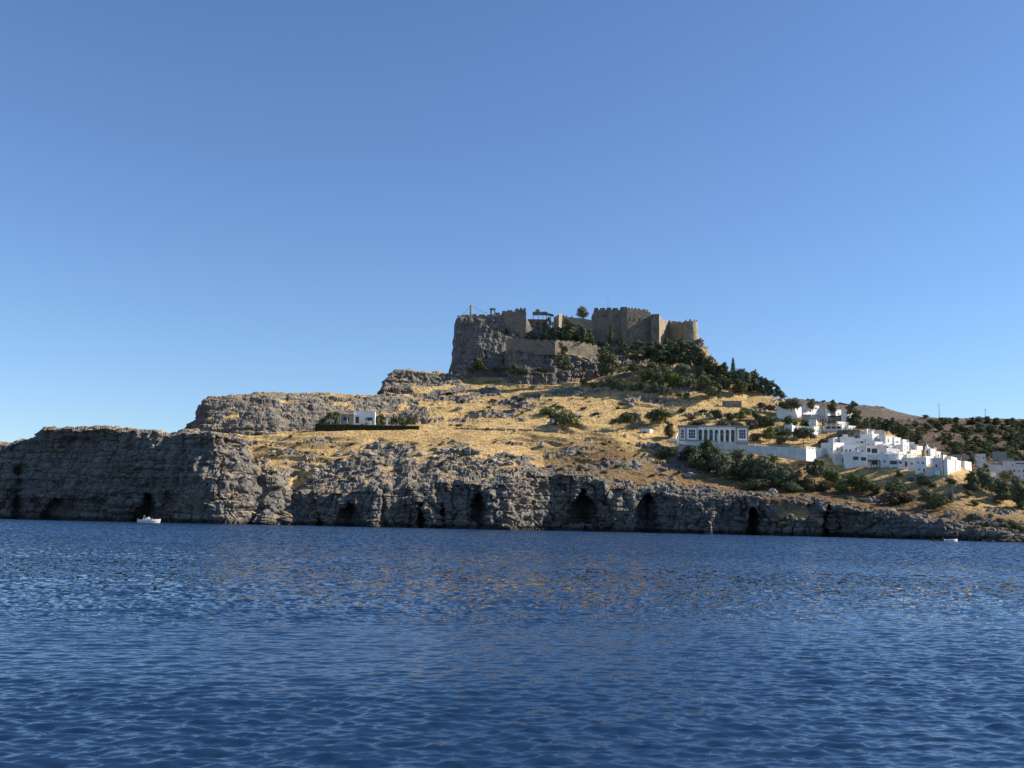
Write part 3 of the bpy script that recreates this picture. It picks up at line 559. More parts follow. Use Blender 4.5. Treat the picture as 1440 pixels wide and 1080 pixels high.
mb.add([v for v in rings[2]] + [v + Vector((0, 0, .12)) for v in rings[2]] + [v.lerp(cc, .2) for v in rings[2]] + [v.lerp(cc, .2) + Vector((0, 0, .12)) for v in rings[2]], [(k, (k + 1) % n, n + (k + 1) % n, n + k) for k in range(n)] + [(n + k, n + (k + 1) % n, 3 * n + (k + 1) % n, 3 * n + k) for k in range(n)] + [(2 * n + k, 3 * n + k, 3 * n + (k + 1) % n, 2 * n + (k + 1) % n) for k in range(n)])
add_part(tb, mb, 'battlement', FORTL)
fp = empty('flagpole', P(855, 434, 522), 'thin bare flagpole rising above the left block of the castle', 'flagpole'); mb = MB(); mb.tube(P(855, 436, 524), P(855, 416.5, 524), .09, .06); add_part(fp, mb, 'pole', METAL)
mb = MB(); q = P(855, 416.5, 524); mb.tube(q, q + Vector((0, 0, .25)), .14, .02); add_part(fp, mb, 'finial', METAL)

# ------------------------------------------------------------------ houses
def block(root, c0, L, Rw, ul, ur, h, mat, parapet=.45, base=2.5):
    """corner c0 (nearest), left wing length L along ul, right Rw along ur, height h"""
    mb = MB(); a = c0 - Vector((0, 0, base)); mb.box(a, ul * L, ur * Rw, h + base); add_part(root, mb, 'wall', mat)
    if parapet:
        mb = MB(); t = .3; z = Vector((0, 0, h + .004)); e = .05
        o = c0 + z - ul * e - ur * e; LL = L + 2 * e; RR = Rw + 2 * e
        mb.box(o, ul * LL, ur * t, parapet); mb.box(o + ur * (RR - t), ul * LL, ur * t, parapet)
        mb.box(o + ur * t, ul * t, ur * (RR - 2 * t), parapet); mb.box(o + ur * t + ul * (LL - t), ul * t, ur * (RR - 2 * t), parapet)
        add_part(root, mb, 'roof', mat)
def opening(root, c, u, nrm, w, h, kind='window', arch=False, frame=None):
    c = Vector(c); mb = MB(); u = Vector(u); nrm = Vector(nrm); z = Vector((0, 0, 1))
    p = c - u * w / 2 - z * h / 2 + nrm * .02
    pts = [p, p + u * w, p + u * w + z * h]
    if arch: pts += [p + u * (w / 2 + w / 2 * math.cos(t)) + z * (h + w / 2 * math.sin(t)) for t in [math.pi * k / 6 for k in range(1, 6)]]
    pts += [p + z * h]; mb.prism(pts, -nrm * .25)
    o = mb.build(kind, GLASS if kind == 'window' else WOOD, root)
    t = .09; q = p + nrm * .05
    f = MB(); e = -nrm * .06; O = [(-t, -t), (w + t, -t), (w + t, h + t), (-t, h + t)]; I = [(0, 0), (w, 0), (w, h), (0, h)]
    if arch: O = [(-t, -t), (w + t, -t), (w + t, 0), (-t, 0)]; f.box(q - u * t - z * t, u * (w + 2 * t), e, t)
    else:
        pt = lambda a, d=0: q + u * a[0] + z * a[1] + e * d
        f.add([pt(a) for a in O] + [pt(a) for a in I] + [pt(a, 1) for a in O] + [pt(a, 1) for a in I], [(k, (k + 1) % 4, 4 + (k + 1) % 4, 4 + k) for k in range(4)] + [(8 + k, 12 + k, 12 + (k + 1) % 4, 8 + (k + 1) % 4) for k in range(4)] + [(k, 8 + k, 8 + (k + 1) % 4, (k + 1) % 4) for k in range(4)] + [(4 + k, 4 + (k + 1) % 4, 12 + (k + 1) % 4, 12 + k) for k in range(4)])
    fo = f.build('frame', frame or WHITE); fo.parent = o
    return o
def house(xL, xC, xR, yt, yb, al, label, wins=(), R=None, mat=WHITE, D=None, cat='house', group=None, name='house', parapet=.45, back=6.0, gyb=None, fr=None):
    """near corner on column xC; left face spans xL..xC, right face xC..xR; al = angle (degrees) the left face recedes"""
    R = R or MAIN; D = D or ground(R, xC, gyb or yb).y; s = M_PX(D); al = math.radians(al)
    c0 = P(xC, yb, D); h = P(xC, yt, D).z - c0.z
    ul = Vector((-math.cos(al), math.sin(al), 0)); ur = Vector((math.sin(al), math.cos(al), 0))
    def reach(x, u):   # distance along u from c0 to the sight plane of column x
        q = px(x, (yt + yb) / 2, D) - px(720, 0, 0); q = Vector(q); dx, dy = q.x, q.y
        den = u.x * dy - u.y * dx; return (c0.y * dx - c0.x * dy) / den if abs(den) > 1e-6 else back
    L = reach(xL, ul) if xL < xC - .3 else back
    Rw = reach(xR, ur) if xR > xC + .3 else back
    L = min(max(L, 1.0), 40); Rw = min(max(Rw, 1.0), 40)
    root = empty(name, c0, label, cat, group)
    block(root, c0, L, Rw, ul, ur, h, mat, parapet)
    if cat == 'house' and L > 2.5 and Rw > 2.5:
        r = random.Random(int(xL * 7 + yt * 3)); z = Vector((0, 0, h - .05))
        if r.random() < .55:
            mb = MB(); q = c0 + z + ul * L * r.uniform(.15, .7) + ur * Rw * r.uniform(.3, .7); mb.box(q, ul * .5, ur * .5, r.uniform(.9, 1.5)); mb.box(q - ul * .07 - ur * .07 + Vector((0, 0, 1.5)), ul * .64, ur * .64, .12) if False else None; add_part(root, mb, 'chimney', mat)
        if r.random() < .4:
            mb = MB(); q = c0 + z + ul * L * r.uniform(.2, .6) + ur * Rw * r.uniform(.35, .6); mb.box(q, ul * 1.9, ur * 1.9, 1.7); add_part(root, mb, 'stair_hut', mat)
        if r.random() < .35:
            mb = MB(); q = c0 + z + ul * L * r.uniform(.1, .8) + ur * Rw * r.uniform(.2, .5); mb.tube(q, q + Vector((0, 0, 1.0)), .4, .4, 10); add_part(root, mb, 'water_tank', GREYP)
        if r.random() < .4:
            mb = MB(); q = c0 + z + ul * L * r.uniform(.1, .9) + ur * Rw * r.uniform(.2, .8); mb.tube(q, q + Vector((0, 0, 2.4)), .035); add_part(root, mb, 'aerial', METAL)
    for wd in wins:
        x, y, ww, hh = wd[:4]; k = wd[4] if len(wd) > 4 else 'window'; arch = len(wd) > 5
        u, nr = (ul, -ur) if x < xC else (ur, -ul)
        if xL >= xC - .3: u, nr = ur, -ul
        t = reach(x, u); q = c0 + u * t; q.z = P(x, y, q.y).z
        opening(root, q, u, nr, ww * s / max(.5, abs(u.x)), hh * s, k, arch, fr)
    return root
H = house
# front row of the village
H(1188, 1220, 1220, 637, 654, 8, 'long low white house with two wide square windows above the brown bank', [(1203.4, 644.5, 7, 5), (1214.5, 645.4, 7, 5)])
H(1173, 1188, 1188, 640, 653, 8, 'small white house with a dark arched doorway left of the long low house', [(1185.5, 648, 2.6, 4.5, 'door', 1), (1178, 645, 2, 1.5)], mat=OFFW)
H(1220, 1237, 1238, 641, 656, 8, 'white house with a narrow window behind the dark pergola in the front row', [(1221.6, 648, 1.6, 4), (1230, 651, 8, 5, 'door')])
H(1238, 1249.5, 1250, 640.5, 657, 8, 'plain bluish white house with one narrow window right of the pergola', [(1244, 649, 2, 4)])
H(1250, 1263, 1263, 640.5, 657.5, 8, 'flat-roofed white house with one very wide dark window near its base', [(1256.2, 650.5, 9.6, 5)])
H(1263, 1269, 1269, 648, 659, 8, 'low white annex with a wide shuttered window between two taller houses', [(1266.3, 650.5, 4.5, 2.6)])
H(1269, 1277, 1278, 645.5, 660, 8, 'white house front with a tall arched brown doorway', [(1274.2, 653.5, 3.4, 6, 'door', 1)], mat=OFFW)
H(1278, 1287, 1287.5, 645.5, 662, 8, 'narrow white house with a single small window right of the arched doorway', [(1282.4, 652, 2, 3.2)])
H(1287.5, 1303, 1304, 645, 664, 8, 'two-storey white house with two upper windows and a small door', [(1291.3, 650.3, 1.8, 3), (1298, 651, 2.2, 3.2), (1292.8, 660, 2.4, 2), (1299.2, 661.4, 2.2, 4, 'door')])
H(1304, 1322, 1322, 657.5, 666, 8, 'low white garden wall block at the right of the two-storey house', [], mat=OFFW, cat='wall', parapet=.15, back=1.2, name='garden_wall')
H(1322, 1322.2, 1333, 662.5, 668, 60, 'sunlit low white wall stepping down near the dark power pole', [], cat='wall', parapet=.15, name='garden_wall', back=2)
H(1324, 1333, 1343, 648, 668, 42, 'white corner house with a sunlit right face and one tall window near the village end', [(1340, 660, 2, 4.2), (1336, 664, 1.4, 3, 'door')])
H(1343, 1345, 1351, 649, 662, 45, 'small sunlit white house with a narrow shaded door near the right end of the village', [(1349.5, 657, 1.3, 4, 'door')])
H(1351, 1357, 1366, 650, 661, 40, 'last sunlit white house of the village beside the dark trees', [(1360, 654, 1.6, 3)])
# second rows
H(1165, 1172.4, 1173, 618, 645, 25, 'tall blue-grey buttress block at the right end of the white terrace wall', [(1169, 632, 1.2, 3)], mat=OFFW)
H(1173, 1173.2, 1187, 623.5, 642, 55, 'bright white stepped house right of the blue-grey buttress', [(1177.5, 631, 2, 5, 'door'), (1183, 633, 1.5, 2)])
H(1187, 1210, 1210, 627, 640, 10, 'white house with two round dark arches and one slim window', [(1190, 634.5, 2.4, 3.2, 'door', 1), (1195.6, 634.5, 2.4, 3.2, 'door', 1), (1204, 632, 2, 3.6)])
H(1182, 1202, 1202, 616, 630, 12, 'long blank blue-grey house wall below the tan stone houses', [], mat=OFFW)
H(1202, 1215.5, 1216, 618, 630, 12, 'white-topped house with a small round lamp and low window above the arches', [(1205.5, 621.5, 1.8, 1.6), (1212, 622, 4, 2.6)], mat=OFFW)
H(1218, 1233.5, 1234, 628.5, 642, 12, 'white house with two big grey glazed openings', [(1221.8, 633.2, 4.6, 6), (1229.6, 634, 7.2, 6.4)])
H(1234, 1247, 1247.2, 628, 643, 12, 'plain grey-white house block behind the front row', [(1240, 637, 1.4, 2)], mat=OFFW)
H(1247, 1247.2, 1265, 632, 643, 68, 'sunlit white house with a row of three tiny windows', [(1250.4, 638.6, 1.4, 2.2), (1255.4, 638.8, 1.4, 2.2), (1260.2, 639, 1.8, 2.4)])
H(1242, 1242.2, 1257, 625.5, 634, 68, 'white roof terrace with a grey railing in the middle of the village', [(1250, 629, 11, 2.4)])
H(1264, 1265, 1275, 637, 650, 55, 'sunlit white house with two dark holes under its roof', [(1267, 639, 1.3, 1.6), (1270.2, 639, 1.5, 1.8)])
H(1275, 1276, 1289, 640, 648, 60, 'low sunlit white roof parapet behind the arched doorway house', [(1279.5, 641.4, 1, 1.8)])
H(1227, 1227.2, 1236, 611.5, 627, 60, 'slim sunlit white tower house with one tall slit window', [(1231.6, 618, 1.7, 5.4)])
H(1228, 1243.8, 1244, 606.5, 615, 14, 'blue-grey upper house behind the slim tower house', [], mat=OFFW)
H(1236, 1245, 1245.5, 613.5, 628, 12, 'shaded blue-white wall right of the slim tower house', [(1237, 619, 1, 3)], mat=OFFW)
H(1245.5, 1245.7, 1257, 614.5, 628, 62, 'sunlit white house with one slit window right of the shaded wall', [(1249.5, 619.6, 1.3, 4)])
H(1257, 1258, 1267, 616.5, 632, 60, 'sunlit white house with a flat overhanging terrace near the village top', [(1262, 621.4, 5, 1.4)])
H(1260, 1269.6, 1270, 627, 638, 14, 'small shaded white house with one square window in the middle of the village', [(1264, 631.4, 2.2, 3)], mat=OFFW)
H(1269, 1270, 1278.5, 619.5, 636, 55, 'tall narrow sunlit house carrying a round white dish', [(1272.5, 627, 1.4, 1.4), (1272.5, 632, 1.2, 2), (1276.5, 629, 1, 5)])
H(1279, 1291.7, 1292, 626.5, 636, 14, 'boxy pale grey house with a tiny square window left of the tan church', [(1286.6, 630.4, 1.6, 1.4)], mat=OFFW)
H(1280, 1281, 1296, 634, 643, 62, 'sunlit white terrace house in front of the boxy grey house', [(1287, 638, 1, 1.6)])
H(1297, 1300, 1308.6, 634.5, 648, 50, 'tan stone house with a narrow doorway in the lower village', [(1303, 640, 1.5, 3, 'door')], mat=TAN)
H(1304, 1309, 1315, 632.5, 646, 45, 'white house with three stacked small windows beside the tan house', [(1310.6, 635.4, 1.2, 1.5), (1309.8, 639.4, 1.2, 1.4), (1309.8, 641.8, 1.2, 1.2)])
H(1300, 1301, 1317, 630, 637, 62, 'pale sunlit roof block just below the white dome', [], mat=CREAM)
H(1314, 1315, 1323, 636, 647, 60, 'bright white cubic house at the right edge of the upper village', [(1319.6, 641, 1.6, 3.4)])
H(1312, 1324.8, 1325, 645.5, 662, 14, 'shaded grey-white house with vines left of the dark power pole', [(1316.8, 655.6, 2.6, 2.4, 'door', 1), (1313, 648, 1.3, 1.8)], mat=OFFW)
H(1324, 1326, 1331, 641, 650, 50, 'little white roof house beside the top of the dark power pole', [])
H(1216, 1226.6, 1227, 621, 632, 12, 'little shaded house between the round lamp house and the slim tower', [(1221, 625, 1.3, 2)], mat=OFFW)
H(1252, 1252.6, 1262, 628.4, 637, 60, 'tiny sunlit white cube above the row of three tiny windows', [(1257, 631.6, 1.2, 2)])
H(1289, 1290, 1297.5, 628.5, 638, 55, 'tiny white house tucked under the tan church tower', [(1294, 632.4, 1.1, 1.8)])
H(1205, 1217, 1217.4, 629.6, 642, 10, 'shaded house with a small door between the two round arches and the glazed openings', [(1213, 634, 1.6, 3.4, 'door')], mat=OFFW)
H(1174, 1174.5, 1184, 616.6, 628, 60, 'small sunlit cube beneath the brown stone wall', [(1179, 620.4, 1.2, 1.8)])
H(1301, 1302, 1310, 643, 655, 50, 'sunlit small house directly behind the two-storey white house', [(1306.6, 648, 1.2, 2.2)])
H(1330, 1338, 1346, 643.5, 655, 35, 'small white house peeking over the white corner house', [(1341.6, 646, 1.2, 1.5)])
H(1231, 1231.5, 1241, 622.5, 631, 62, 'low sunlit terrace at the foot of the slim tower house', [(1236, 626, 3, 1.4)])
H(1208, 1216.6, 1217, 609.6, 619, 12, 'pale plastered annex right beside the tan stone house', [(1212.6, 613.4, 1.2, 2)], mat=CREAM, gyb=617)
# tan church and its dome
H(1292, 1300.8, 1301, 620.5, 636, 12, 'tan stone church tower block above the white houses', [(1296, 627, 1, 1.4)], mat=TAN, cat='church', name='church')
dm = empty('dome', P(1303, 630, 392), 'small white church dome with a pointed finial', 'dome')
mb = MB(); s = M_PX(392); c0 = P(1303.6, 634, 392); prof = [(2.2, 0), (2.2, 4.5), (2.0, 5.6), (1.5, 6.9), (.8, 7.8), (.25, 8.3), (.2, 10.3), (0.02, 10.8)]
vs = [c0 + Vector((r * s * math.cos(2 * math.pi * k / 14), r * s * math.sin(2 * math.pi * k / 14), z * s)) for r, z in prof for k in range(14)]
mb.add(vs, [(i * 14 + k, i * 14 + (k + 1) % 14, (i + 1) * 14 + (k + 1) % 14, (i + 1) * 14 + k) for i in range(len(prof) - 1) for k in range(14)]); add_part(dm, mb, 'cupola', WHITE, True)
mb = MB(); mb.box(c0 + Vector((-.04, -.04, 10.8 * s)), (.08, 0, 0), (0, .08, 0), .5); mb.box(c0 + Vector((-.2, -.03, 10.8 * s + .28)), (.4, 0, 0), (0, .06, 0), .08); add_part(dm, mb, 'cross', METAL)
H(1310, 1313.6, 1314, 622, 640, 14, 'slim tan bell tower right of the small white dome', [(1312, 625, 1, 2)], mat=TAN, cat='tower', name='bell_tower', parapet=.2)
# upper houses
H(1092, 1116.8, 1130, 569.5, 587, 30, 'large white house with a wide shaded side wall at the top of the village', [(1121.8, 575.8, 2.6, 3), (1126, 586, 1.4, 1.4)], gyb=592)
H(1129, 1129.6, 1142, 570, 584, 55, 'sunlit white house with a dark double door at the top of the village', [(1130.4, 577.4, 1, 4, 'door'), (1132.2, 577.6, 1, 3.6, 'door'), (1139.2, 577.6, 3, 2.8)], gyb=592)
H(1141.5, 1142, 1152, 571, 580, 60, 'small sunlit white house with one square window on the village skyline', [(1147.4, 574.2, 2.4, 2)], gyb=590)
H(1128, 1141, 1141.5, 583.5, 590, 16, 'low grey terrace base under the sunlit double-door house', [], mat=GREYP, gyb=594, parapet=.2)
H(1152, 1162.5, 1163, 575.2, 584, 14, 'pale grey blank house on the village skyline', [], mat=OFFW, gyb=590)
H(1163, 1163.4, 1175, 575.8, 586, 58, 'sunlit white house behind the cream awnings', [(1169, 580, 3, 2)], gyb=592)
H(1175, 1175.4, 1183, 577, 587, 58, 'small sunlit white cube left of the shaded house on the skyline', [(1179.4, 582, 1.6, 2.2)], gyb=592)
H(1183, 1192.8, 1201, 578.8, 591, 30, 'sunlit white house beside the tall dark pine on the skyline', [(1196.9, 584.2, 1.8, 3.2)], gyb=596)
H(1138, 1148, 1160, 591.2, 610, 20, 'tall blue-white house with one narrow window below the awnings', [(1153.4, 599, 1.7, 3.4)], mat=OFFW, gyb=606)
H(1160, 1183.8, 1184, 600, 611, 10, 'white house with a long dark open veranda under a cream awning', [(1171, 601.2, 21, 3.4), (1176, 608.4, 1.2, 2)], mat=OFFW, gyb=608)
H(1178, 1179, 1196, 594, 604, 60, 'sunlit white stepped house with a slim chimney above the stone walls', [], gyb=606)
H(1193, 1193.4, 1204, 599.8, 606, 60, 'bright white roof terrace on top of the tan stone house', [], gyb=608)
H(1193, 1208.6, 1209, 605.6, 617, 10, 'tan stone house with two little dark windows', [(1197.8, 610.4, 2, 3, 'door', 1), (1203.8, 609.8, 2.2, 2), (1204, 614.5, 3.4, 5, 'door')], mat=TAN, gyb=616)
H(1180, 1193, 1193.3, 605.4, 614, 10, 'rough brown stone wall left of the tan stone house', [], mat=FORT, gyb=614, cat='wall', name='stone_wall', parapet=.1)
H(1168, 1186, 1186.3, 611.5, 620, 10, 'long pale stone wall above the blank blue-grey house', [], mat=TAN, gyb=618, cat='wall', name='stone_wall', parapet=.1)
H(1219, 1219.4, 1229, 604.6, 612, 60, 'sunlit white house under the long flat roof slab', [(1224, 609, 1, 3)], gyb=614)
H(1103, 1114, 1121, 598.6, 607, 25, 'small blue-white hut among the bushes above the terrace wall', [(1117, 602, 1.4, 1.6)], mat=OFFW, gyb=612)
H(1121, 1121.4, 1144, 599.2, 603.5, 70, 'long low sunlit white wall above the dark round tree', [], gyb=608, cat='wall', name='garden_wall', parapet=.1, back=2)
H(1144, 1144.6, 1155, 601, 613.5, 60, 'sunlit white house end with one small window right of the dark round tree', [(1149.8, 606, 1.7, 1.7)], gyb=613)
H(1265, 1270, 1278, 592.4, 598.6, 35, 'small white house alone among trees on the far hill', [(1274, 595, 1.4, 1.4)], R=FARA, gyb=620)
# pergolas
def pergola(x0, x1, yt, yb, label, D=None, mat=CREAM, depth=3.5, pm=WHITE, gyb=None, name='pergola', npost=4):
    D = D or ground(MAIN, (x0 + x1) / 2, gyb or yb).y; a = P(x0, yb, D); b = P(x1, yb, D); zt = P(x0, yt, D).z
    root = empty(name, a, label, 'pergola'); wv = Vector((b.x - a.x, 0, 0)); mb = MB()
    mb.box(Vector((a.x, a.y, zt - .15)), wv, (0, depth, 0), .14); add_part(root, mb, 'roof', mat)
    for k in range(npost):
        q = a + wv * (k / (npost - 1)) * .96 + wv * .02; mb = MB(); mb.box(q - Vector((.1, -.05, 1)), (.2, 0, 0), (0, .2, 0), zt - .15 - a.z + 1); add_part(root, mb, 'post', pm)
pergola(1141, 1152, 587.4, 592, 'cream awning terrace under the sunlit skyline houses', gyb=594)
pergola(1152, 1163, 588.4, 592.6, 'second cream awning right beside the first on the upper terrace', gyb=594)
pergola(1142, 1153, 582.6, 586.6, 'upper white awning above the two cream ones', mat=WHITE, gyb=591)
pergola(1166, 1190, 584.4, 590.4, 'dark wooden pergola in front of the skyline houses', mat=WOOD, pm=WOOD, gyb=594)
pergola(1161, 1184, 595.6, 600, 'long tan awning above the dark veranda', D=ground(MAIN, 1172, 608).y - 2, mat=CREAM)
pergola(1205, 1231, 603, 612, 'long flat white roof slab on posts near the dark trees', gyb=614, mat=OFFW, npost=6)
pergola(1225, 1238, 646.6, 656, 'dark flat pergola roof with greenery in the front row', D=ground(MAIN, 1231, 656).y - 3.2, mat=WOOD, pm=WOOD)
# bell arch
ba = empty('bell_arch', P(1173.6, 620, 386), 'small white open bell arch on top of the blue-grey buttress', 'arch'); mb = MB(); s = M_PX(386)
D0 = ground(MAIN, 1172, 645).y + 1; a = P(1171.6, 623.5, D0); ba.location = a; arcade(mb, a, (1, 0, 0), 1, 3.6 * s, 6.4 * s, 1.8 * s, 3.2 * s, .5); add_part(ba, mb, 'arch', WHITE)
# dish on the tall narrow house
sd_ = empty('satellite_dish', P(1277, 619, 384), 'round white dish on the roof of the tall narrow house', 'dish'); D0 = ground(MAIN, 1270, 636).y + 1.5
mb = MB(); q = P(1276.6, 620, D0); q2 = P(1276.6, 623.5, D0); mb.tube(q2, q, .06); add_part(sd_, mb, 'pole', METAL); mb = MB()
ring = [q + Vector((.5 * math.cos(t), -.1, .5 * math.sin(t))) for t in [2 * math.pi * k / 14 for k in range(14)]]; mb.add(ring + [q + Vector((0, .15, 0))], [(k, (k + 1) % 14, 14) for k in range(14)]); add_part(sd_, mb, 'reflector', WHITE)
# chimney on stepped house
# ------------------------------------------------------------------ mansion
D0 = 398.0; s = M_PX(D0); A = P(955, 616.5, D0); B = P(1052.5, 620.8, D0 - 4)
u = Vector((B.x - A.x, B.y - A.y, 0)).normalized(); LN = (B - A).length; nv = Vector((u.y, -u.x, 0)); bk = -nv
zt = P(1000, 600.2, D0).z; zb = min(A.z, B.z) - 1.5; Hm = zt - zb
def ux(x):   # distance along the facade of photograph column x
    q = px(x, 612, D0) - px(720, 0, 0); dx, dy = q[0], q[1]; den = u.x * dy - u.y * dx; return (A.y * dx - A.x * dy) / den
ms = empty('mansion', A, 'long white villa with seven round arches and two square wings', 'villa')
mb = MB(); o = Vector((A.x, A.y, zb))
mb.box(o + bk * 3.0, u * LN, bk * 7, Hm - .05)
x1, x2, x3 = ux(964.5), ux(981), ux(1034.5)
mb.box(o, u * x2, bk * 2.999, Hm - .05); mb.box(o + u * x3, u * (LN - x3), bk * 2.999, Hm - .05); add_part(ms, mb, 'wall', GREYP)
mb = MB(); aw = (x3 - x2) / 7; arcade(mb, o + u * (x2 + .01) + bk * .3, u, 7, aw - .003, Hm - .06, aw * .66, Hm - aw * .33 - 1.25, .45, 10); add_part(ms, mb, 'arcade', WHITE)
mb = MB(); mb.box(o + u * x2 + bk * .4, u * (x3 - x2), bk * 2.5, 1.4); add_part(ms, mb, 'floor', OFFW)
mb = MB(); mb.box(o - u * .3 - bk * .25 - Vector((0, 0, 5)), u * (LN + .6), bk * 10, 4.995); add_part(ms, mb, 'plinth', OFFW)
mb = MB(); mb.box(o - u * .4 - bk * .4 + Vector((0, 0, Hm)), u * (LN + .8), bk * 10.8, .35); add_part(ms, mb, 'roof', GREYP)
for (xa, xb) in ((955.8, 963.2), (966.2, 979.8), (1037, 1050.6)):
    a_, b_ = ux(xa), ux(xb); z0 = 1.9; hh = Hm - 2.6
    mb = MB(); mb.box(o + u * a_ - bk * .06 + Vector((0, 0, z0)), u * (b_ - a_), bk * .05, hh); add_part(ms, mb, 'panel', WHITE)
    m_ = (b_ - a_) * .16; mb = MB(); mb.box(o + u * (a_ + m_) - bk * .1 + Vector((0, 0, z0 + .7)), u * (b_ - a_ - 2 * m_), bk * .035, hh - 1.3); wo_ = add_part(ms, mb, 'window', GLASS)
    mb = MB()
    for f in (.0, .33, .66, .97): mb.box(o + u * (a_ + m_ + (b_ - a_ - 2 * m_) * f) - bk * .14 + Vector((0, 0, z0 + .7)), u * .12, bk * .03, hh - 1.3)
    for f in (.3, .65): mb.box(o + u * (a_ + m_) - bk * .145 + Vector((0, 0, z0 + .7 + (hh - 1.3) * f)), u * (b_ - a_ - 2 * m_), bk * .03, .1)
    q = mb.build('frame', OFFW); q.parent = wo_
for k in range(7):
    q = o + u * (x2 + aw * (k + .5)) + bk * 2.97 + Vector((0, 0, 3.0)); opening(ms, q, u, -bk, 1.1, 2.2, 'window')
for x in (951.5, 1007):
    sw = empty('curved_stair', P(x, 618, D0 - 5), 'white curved stair parapet at the %s of the long villa' % ('left end' if x < 1000 else 'middle'), 'stair'); mb = MB(); prev = None
    for k in range(7):
        t = k / 6; q = P(x + (-2.6 * t if x < 1000 else 2.4 * t) + 1.5, 611 + 8.5 * t ** 1.3, D0 - 3 - 3 * t)
        if prev is not None: mb.prism([prev, q, q + Vector((0, 0, .7)), prev + Vector((0, 0, .7))], (0, .35, 0))
        prev = q
    add_part(sw, mb, 'parapet', WHITE); mb = MB()
    for k in range(6):
        t = k / 6; q = P(x + (-2.6 * t if x < 1000 else 2.4 * t) + 1.5, 613 + 8.5 * t ** 1.3, D0 - 2.4 - 3 * t); mb.box(q + Vector((0, .1, -2)), (.6, 0, 0), (0, 1.4, 0), 2)
    add_part(sw, mb, 'step', OFFW)
# terrace wall
tp = [(938, 619), (960, 620.6), (1000, 623), (1060, 626), (1100, 628), (1133.5, 630.6), (1134, 630.8), (1166, 634.2)]
bt = [(938, 622), (960, 625), (1000, 632), (1060, 641), (1134, 648), (1166, 652)]
DT = [(938, 396), (1060, 388), (1133.6, 381), (1166, 392)]
def terrace(xa, xb, label, mat):
    r = crenwall('terrace_wall', label, 'retaining wall', [(xa, lerp(tp, xa)), (xb, lerp(tp, xb))], [(xa, lerp(bt, xa)), (xb, lerp(bt, xb))], DT, [], thick=1.2, mat=mat)
    mb = MB(); x = xa + 2
    while x < xb - 1: strip(mb, [(x, lerp(tp, x) - 2.9), (x + .9, lerp(tp, x + .9) - 2.9)], [(x, lerp(tp, x) + .1), (x + .9, lerp(tp, x) + .1)], lambda q: lerp(DT, q) + .3, [x, x + .9], .25); x += 4.6
    add_part(r, mb, 'post', GREYP if xa < 1100 else WHITE); mb = MB(); strip(mb, [(xa, lerp(tp, xa) - 2.9), (xb, lerp(tp, xb) - 2.9)], [(xa, lerp(tp, xa) - 2.3), (xb, lerp(tp, xb) - 2.3)], lambda q: lerp(DT, q) + .25, [xa, xb], .2); add_part(r, mb, 'rail', GREYP if xa < 1100 else WHITE)
    mb = MB(); strip(mb, [(xa, lerp(tp, xa) - 1.6), (xb, lerp(tp, xb) - 1.6)], [(xa, lerp(tp, xa) - 1.2), (xb, lerp(tp, xb) - 1.2)], lambda q: lerp(DT, q) + .36, [xa, xb], .12); add_part(r, mb, 'rail', GREYP if xa < 1100 else WHITE)
terrace(938, 1133.4, 'long whitewashed retaining wall with a railing under the arched villa', OFFW)  # greyer whitewash paints in the shade on this length of wall
terrace(1133.6, 1166, 'sunlit end of the white retaining wall beside the blue-grey buttress', WHITE)
H(902, 914, 925, 604.5, 613.5, 20, 'low white shed on the slope left of the arched villa', [(921, 609.5, 2, 4, 'door')], R=MAIN, gyb=610)
H(1016, 1043, 1043.5, 564, 573, 8, 'small ruined tan stone hut under the slope pines', [], mat=FORTL, gyb=574, parapet=.1, back=4)
# ------------------------------------------------------------------ bungalow with its hedge on the left terrace
g = ground(MAIN, 505, 604); DB = g.y + 3
H(497, 527, 528, 580.5, 599, 4, 'white bungalow block with a dark door and a wide window behind the hedge', [(502.5, 590.5, 5, 9, 'door'), (519.8, 589.4, 8.6, 5)], D=DB, name='bungalow', cat='bungalow')
H(477, 496.8, 497, 582.5, 599, 4, 'cream porch wing of the bungalow with one dark window', [(487, 589, 8.6, 5.6)], D=DB + 1.5, mat=CREAM, name='bungalow', cat='bungalow')
pergola(478, 498, 581.6, 598, 'white flat porch roof on slim posts at the left of the bungalow', D=DB - 1.5, depth=3, mat=WHITE, npost=3)
gate = empty('garden_arch', P(515, 599, DB - 4), 'little white garden arch in the hedge before the bungalow', 'arch'); mb = MB(); s = M_PX(DB - 4); a = P(511.6, 600, DB - 4); gate.location = a
arcade(mb, a, (1, 0, 0), 1, 9.6 * s, 8.6 * s, 7.0 * s, 3.6 * s, .4); add_part(gate, mb, 'arch', WHITE)
for (x, y, t, lb) in ((542.5, 599, 588, 'white pillar in the garden right of the bungalow'), (464.5, 597, 586, 'short white pillar in the garden left of the bungalow')):
    pl = empty('garden_pillar', P(x, y, DB - 3), lb, 'pillar'); mb = MB(); a = P(x, y + 2, DB - 3); mb.box(a, (.45, 0, 0), (0, .45, 0), P(x, t, DB - 3).z - a.z); add_part(pl, mb, 'shaft', WHITE); mb = MB(); mb.box(Vector((a.x - .08, a.y - .08, P(x, t, DB - 3).z)), (.61, 0, 0), (0, .61, 0), .15); add_part(pl, mb, 'cap', WHITE)
